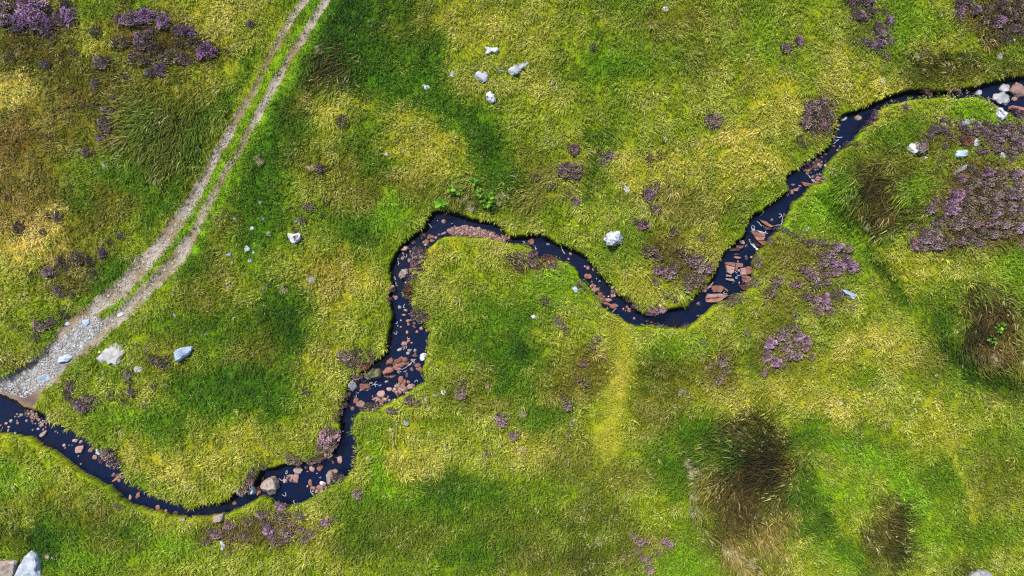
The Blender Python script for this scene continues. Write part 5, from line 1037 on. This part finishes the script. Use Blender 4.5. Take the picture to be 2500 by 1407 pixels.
def foam():
    vv = []; q = []
    g = np.random.default_rng(5)
    def ribbon(pts, w):
        base = len(vv); P_ = [np.array(p) for p in pts]
        for i, p in enumerate(P_):
            t = P_[min(i + 1, len(P_) - 1)] - P_[max(i - 1, 0)]; t = t / (np.linalg.norm(t) + 1e-9); s = np.array([-t[1], t[0]])
            ww = w * (0.5 + 0.5 * math.sin(math.pi * (i + .5) / len(P_))) * g.uniform(.7, 1.2)
            for sg in (-1, 1):
                for hz in (0.004, 0.016): vv.append((*(p + s * sg * ww / 2), WATER_Z + hz))
        for i in range(len(P_) - 1):
            a = base + i * 4; b = a + 4
            q.extend([(a + 1, a + 3, b + 3, b + 1), (a, a + 1, b + 1, b), (a + 3, a + 2, b + 2, b + 3)])
    def xy(v, x, y): return np.array(place(*vp(v, x, y), WATER_Z)[:2])
    def line(v, pts, w=.025):
        P_ = [xy(v, *p) for p in pts]; out = []
        for i in range(len(P_) - 1):
            for k in range(5): out.append(P_[i] + (P_[i + 1] - P_[i]) * k / 5 + g.normal(size=2) * .015)
        ribbon(out + [P_[-1]], w)
    def curl(v, x, y, size, ring=False):
        c = xy(v, x, y); s = size / V[v][2] / PX / 2; a0 = g.uniform(0, 6.28); span = 6.4 if ring else g.uniform(2.2, 4.5)
        e = g.uniform(.45, 1); rot = g.uniform(0, 3.14)
        pts = []
        for k in range(12):
            a = a0 + span * k / 11; r = s * (1 + .15 * math.sin(3 * a)); u = np.array([math.cos(a) * r, math.sin(a) * r * e])
            pts.append(c + np.array([u[0] * math.cos(rot) - u[1] * math.sin(rot), u[0] * math.sin(rot) + u[1] * math.cos(rot)]))
        ribbon(pts, .028)
    for v, L in {'C': [(850,210,40),(905,205,50),(935,250,40,1),(895,305,60),(880,300,80),(940,295,40),(905,495,60),(1040,595,60),(1150,545,30),(1245,480,40),(640,385,50),(1230,450,60)],
      'D': [(1250,90,35,1),(660,600,50),(745,580,40),(480,755,30,1),(515,735,40,1),(550,820,50,1),(430,690,50),(1265,550,60),(1300,540,60),(1030,405,60),(990,430,60),(1110,380,50),(1245,420,30),(700,560,50),(395,740,40),(1255,240,40),(1035,80,90),(1165,90,70),(1145,140,60)],
      'E': [(330,440,50),(350,490,40),(365,540,50),(355,620,60),(325,740,40),(465,750,40),(480,800,50),(350,1140,60),(325,1195,50),(435,1080,40),(610,1385,35,1),(445,1360,60),(485,1350,40),(365,1020,40),(310,325,40),(250,1300,30),(400,250,30),(530,1215,40),(280,1340,30)],
      'F': [(180,890,60),(210,850,40),(290,845,50,1),(180,940,30),(600,475,50),(545,595,50),(120,1170,50),(150,1260,50)], 'G': [(330,310,50),(690,330,40,1),(740,290,40),(820,340,45,1),(865,400,40,1),(520,380,50),(1380,820,20),(1430,865,20),(940,535,20)],
      'I': [(760,540,40),(860,555,30),(830,830,30,1),(870,910,30),(870,770,60),(640,1085,60),(620,1105,60),(655,1110,50),(745,1120,25),(1360,60,30),(900,770,40)], 'J': [(410,1090,60,1),(395,1105,50),(500,1115,30),(870,890,60),(1170,480,50),(1180,430,40)], 'K': [(930,900,50),(910,1000,50),(950,1010,30),(1130,690,40)],
      'A': [(710,1150,40),(900,1245,30),(1090,1370,30)]}.items():
        for e in L:
            if g.uniform() < .62: curl(v, *e)
    line('I', [(375,1000),(430,900),(470,740),(520,610)], .05); line('I', [(1050,180),(1100,260),(1185,345)], .12); line('I', [(320,1060),(370,980)], .05); line('I', [(800,720),(835,750),(870,690),(900,740),(915,830)], .04); line('I', [(760,940),(800,890)], .04); line('I', [(1090,10),(1250,40),(1360,75)], .04)
    line('D', [(1225,235),(1180,295),(1090,350),(990,385)], .022); line('D', [(460,665),(560,662),(615,640)], .035); line('J', [(480,985),(560,1070),(640,1160),(600,1195),(390,1130)], .04); line('J', [(340,1300),(380,1360),(440,1400)], .1); line('J', [(920,890),(915,970),(890,1050),(760,1065)], .03); line('J', [(1350,190),(1420,250),(1490,320)], .035); line('K', [(870,860),(930,875),(1000,865)], .04); line('K', [(870,960),(910,925),(950,905)], .04)
    m, nt, b = new_mat("stream_foam"); b.inputs['Base Color'].default_value = (0.22, 0.245, 0.27, 1); b.inputs['Roughness'].default_value = 0.9
    link("foam", mesh_from("foam", vv, quads=q, mat=m), kind="stuff", label="curls of white foam drifting on the dark stream")
foam()

# ------------------------------------------------------------------ loose gravel (too many to count)
def gravel(name, n, cand, size, cols, label, zoff=0.0):
    g = np.random.default_rng(len(name) * 7 + n)
    x, y = cand(g, n); n = len(x)
    z = grid_sample(HGT, x, y) + zoff
    v, f = ico(1); v = v[:, :]                                  # 12 verts, 20 faces
    s = size[0] + (size[1] - size[0]) * g.uniform(0, 1, n) ** 3
    rot = g.uniform(0, 6.28, n); sx = s * g.uniform(.75, 1.3, n); sy = s * g.uniform(.6, 1.1, n); sz = s * g.uniform(.4, .7, n)
    jit = g.uniform(.75, 1.2, (n, 12, 1))
    p = v[None] * jit * np.stack([sx, sy, sz], -1)[:, None, :]
    c, s_ = np.cos(rot)[:, None], np.sin(rot)[:, None]
    px_ = p[..., 0] * c - p[..., 1] * s_ + x[:, None]; py_ = p[..., 0] * s_ + p[..., 1] * c + y[:, None]; pz = p[..., 2] + (z + sz * .2)[:, None]
    vv = np.stack([px_, py_, pz], -1).reshape(-1, 3); ff = (np.arange(n)[:, None, None] * 12 + f[None]).reshape(-1, 3)
    cc = np.repeat(0.37 * cols[g.integers(0, len(cols), n)] * g.uniform(.75, 1.2, (n, 1)), 12, 0)
    link(name, mesh_from(name, vv, faces_tri=ff, col=cc, mat=M_GRAVEL), kind="stuff", label=label)
def rej(F, thr, box):
    def cand(g, n):
        x = g.uniform(box[0], box[2], n * 12); y = g.uniform(box[1], box[3], n * 12)
        k = grid_sample(F, x, y) > thr + g.uniform(0, .35, len(x)) + 0.25 * fbm(x * .8, y * .8, 400, 2)
        return x[k][:n], y[k][:n]
    return cand
a, b = unit(-60, 1000), unit(310, 755)
MID = (mid.reshape(XX.shape) * wash)
gravel("ford_gravel", 3600, rej(MID, 0.35, (a[0], a[1], b[0], b[1])), (0.016, 0.085), np.array([[.46, .45, .43], [.58, .57, .55], [.38, .35, .31], [.66, .66, .65], [.44, .38, .30], [.52, .55, .59], [.26, .24, .22]]), "loose pale grey gravel spread over the ford", .012)
a, b = unit(200, 820), unit(800, -20)
gravel("track_grit", 2600, rej(rut, 0.55, (a[0], a[1], b[0], b[1])), (0.02, 0.09), np.array([[.46, .44, .41], [.38, .34, .28], [.54, .52, .49], [.30, .25, .18]]), "pale grit lying in the wheel ruts", .012)
a, b = unit(1080, 600), unit(1240, 540)
gravel("pink_gravel", 1500, rej(bar, 0.35, (a[0], a[1], b[0], b[1])), (0.02, 0.085), np.array([[.36, .19, .155], [.42, .26, .22], [.27, .13, .10], [.48, .34, .30], [.16, .08, .065]]), "pink sandstone gravel bar inside the stream loop")
# small shingle at the foot of the banks
shing = [('D',770,790,120,70),('D',1050,650,120,80),('D',270,740,60,60),('D',1060,270,150,70),('E',330,570,25,60),('C',1330,430,70,50),('C',1430,60,70,60),('C',980,320,60,40),('G',1360,970,70,90),('G',1450,1080,60,50),('G',1640,1010,70,40),('J',1370,80,120,80),('J',1520,250,90,80),('K',590,1290,130,70),('L',760,395,140,30),('A',480,660,90,70),('A',640,770,80,50),('F',1650,610,90,50),('I',1020,880,70,60),('B',520,500,60,50)]
def shing_c(g, n):
    xs, ys = [], []
    for (v, x, y, rx, ry) in shing:
        sc = V[v][2]; m = int(14 + rx * ry / sc / sc * .35)
        X0, Y0 = vp(v, x, y)
        qx_ = X0 + g.normal(size=m) * rx / sc * .5; qy_ = Y0 + g.normal(size=m) * ry / sc * .5
        for A_, B_ in zip(qx_, qy_):
            u = place(A_, B_, WATER_Z); xs.append(u[0]); ys.append(u[1])
    xs, ys = np.array(xs), np.array(ys); k = grid_sample(HGT, xs, ys) < WATER_Z + .35
    return xs[k], ys[k]
gravel("stream_shingle", 999, shing_c, (0.05, 0.13), np.array([[.36, .19, .155], [.42, .26, .22], [.27, .13, .10], [.12, .06, .05], [.46, .34, .29]]), "reddish shingle at the foot of the stream banks", .14)
# ------------------------------------------------------------------ grass: individual blades in tufts (one mass, nobody could count it)
def grow(name, n_tufts, box, nb, label, seed, keep=None):
    g = np.random.default_rng(seed)
    tx = g.uniform(box[0], box[2], n_tufts); ty = g.uniform(box[1], box[3], n_tufts)
    dst = grid_sample(d_st, tx, ty); tr = grid_sample(track_m, tx, ty); brm = grid_sample(bar, tx, ty)
    hz = np.where((dst < 0.06) & (brm < 0.2), np.maximum(grid_sample(HGT, tx, ty), -0.10), grid_sample(HGT, tx, ty))
    lw = grid_sample(shaded_bank, tx, ty)
    ok = (dst > 0.05 * lw - (0.02 + 0.05 * g.uniform(0, 1, n_tufts)) * (1 - lw)) & (fbm(tx / .5, ty / .5, 430, 2) + .25 * g.normal(size=n_tufts) > -0.52) & (g.uniform(0, 1, n_tufts) > np.clip(tr * 1.35 - 0.18, 0, 0.985)) & (brm < 0.4)
    if keep is not None: ok &= keep(tx, ty, g)
    for s in STONES:                                   # nothing grows through a rock
        if s['iw']: continue
        ok &= (np.hypot(tx - s['xy'][0], ty - s['xy'][1]) > (0.5 * (s['rad'] + s['rmin']) * (0.95 if s['rad'] > .3 else .8) + 0.04))
    thin = np.zeros(n_tufts)
    for (x, y, r) in heather_xy: thin = np.maximum(thin, sstep(r * 1.05, r * 0.6, np.hypot(tx - x, ty - y)))
    ok &= g.uniform(0, 1, n_tufts) > thin * 0.72
    tx, ty, dst, tr, hz = tx[ok], ty[ok], dst[ok], tr[ok], hz[ok]
    n = len(tx)
    px, py = photo_xy(tx, ty, hz + 0.12)
    base = map_sample(CM, px + 11 * g.normal(size=n), py + 11 * g.normal(size=n)) * ALB
    rush = map_sample(RUSH, px, py) * sstep(0.15, 1.1, dst)
    rim = sstep(0.75, 0.1, dst) * np.clip(0.55 + 0.6 * fbm(tx * .35, ty * .35, 410, 2), 0, 1)
    base = base * (1 - .6 * rim[:, None]) + PL['YS'] * ALB * .6 * rim[:, None]
    # mottling at the size of a hand to a few metres: drier / greener growth
    m1 = fbm(tx / 1.0, ty / 1.0, 420, 3); m2 = fbm(tx / 0.5, ty / 0.5, 430, 2)
    dry = np.clip(0.44 + 0.75 * m1 + 0.8 * m2 + g.normal(size=n) * .32, 0, 1)[:, None]
    lum = base.mean(1, keepdims=True)
    kg = sstep(1.22, 1.75, base[:, 1] / np.maximum(base[:, 0], 1e-4))[:, None]
    dry = dry * (1 - .75 * kg)
    strawy = np.array([2.0, 1.70, 0.62]) * lum; green = np.array([0.62, 1.12, 0.06]) * lum * 0.86
    tc = base * 0.42 + (green * (1 - dry) + (0.3 * base + 0.7 * strawy) * dry) * 0.58
    tc *= np.exp(g.normal(size=(n, 1)) * .20 + 0.36 * m2[:, None])
    # pale straw flecks
    fl = (g.uniform(0, 1, n) < (1 - .7 * kg[:, 0]) * 0.03 + 0.03 * rush + 0.04 * (dry[:, 0] > .8)) & (base.mean(1) > 0.022)
    tc[fl] = tc[fl] * .35 + np.array([0.30, 0.25, 0.11]) * .65
    length = 0.30 * np.exp(g.normal(size=n) * .2 + 0.40 * m2) * (1 - .55 * sstep(0.02, .5, tr)) + 0.19 * rush
    trod = map_sample(TROD, px, py); length *= 1 - .5 * trod; tc = tc * (1 - .6 * trod[:, None]) + .6 * trod[:, None] * base
    # short turf along the track
    tdist = np.minimum(grid_sample(rut_l_d, tx, ty), grid_sample(rut_r_d, tx, ty))
    length *= (0.45 + 0.55 * sstep(0.35, 1.1, tdist)) * (0.78 + 0.22 * sstep(0.05, 0.5, dst))
    wind = 2.6 * fbm(tx / 5.0, ty / 5.0, 440, 2) + 4.2
    lean = 0.30 + 0.75 * rush
    N_ = n * nb
    T = np.repeat(np.arange(n), nb)
    a = g.uniform(0, 2 * np.pi, N_); rr = np.sqrt(g.uniform(0, 1, N_)) * (0.13 + .16 * rush[T])
    bx = tx[T] + rr * np.cos(a); by = ty[T] + rr * np.sin(a); bz = grid_sample(HGT, bx, by)
    low = grid_sample(d_st, bx, by) < 0.0
    bz = np.where(low, hz[T] - 0.03, bz)
    az = a + g.normal(size=N_) * 0.7
    dx = np.cos(az) * .72 + lean[T] * np.cos(wind[T]); dy = np.sin(az) * .72 + lean[T] * np.sin(wind[T])
    L = length[T] * g.uniform(.55, 1.2, N_); W = (0.027 + 0.012 * g.uniform(0, 1, N_)) * (1 + .2 * rush[T])
    nrm = np.hypot(dx, dy) + 1e-6; sx, sy = -dy / nrm * W / 2, dx / nrm * W / 2
    tilt = g.normal(size=N_) * .35
    up1 = L * g.uniform(.38, .6, N_); up2 = up1 * g.uniform(.7, 1.25, N_)
    mx, my, mz = bx + dx * L * .40, by + dy * L * .40, bz + up1
    ex, ey, ez = bx + dx * L * .95, by + dy * L * .95, bz + up2
    vv = np.empty((N_, 4, 3), np.float32)
    vv[:, 0] = np.stack([bx, by, bz - .02], -1)
    vv[:, 1] = np.stack([mx - sx, my - sy, mz - tilt * W], -1); vv[:, 2] = np.stack([mx + sx, my + sy, mz + tilt * W], -1)
    vv[:, 3] = np.stack([ex, ey, ez], -1)
    b = (np.arange(N_, dtype=np.int32) * 4)[:, None]
    ff = np.concatenate([b + np.array([0, 2, 1], np.int32), b + np.array([1, 2, 3], np.int32)])
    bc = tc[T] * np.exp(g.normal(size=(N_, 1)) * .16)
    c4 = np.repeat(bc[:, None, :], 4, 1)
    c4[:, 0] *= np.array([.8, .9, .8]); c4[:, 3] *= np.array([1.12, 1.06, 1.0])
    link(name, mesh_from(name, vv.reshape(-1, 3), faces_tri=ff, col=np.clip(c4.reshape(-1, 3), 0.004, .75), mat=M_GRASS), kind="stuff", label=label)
    return N_
nb_ = grow("grass", 96000, (-32.2, -18.4, 32.2, 18.4), 9, "yellow-green moor grass covering the meadow on both sides of the stream", 21)
def outer(x, y, g): return (np.abs(x) > 32.2) | (np.abs(y) > 18.4)
nb_ += grow("outlying_grass", 22000, (-38.5, -23.5, 38.5, 23.5), 8, "moor grass continuing beyond the meadow's middle", 22, outer)
print("tris", sum(len(o.data.polygons) for o in bpy.data.objects if o.type == "MESH"), "unique", sum(sum(1 for p in [m]) * len(m.polygons) for m in bpy.data.meshes), "blades", nb_, "stones", len(STONES), "heather", len(heather_xy))
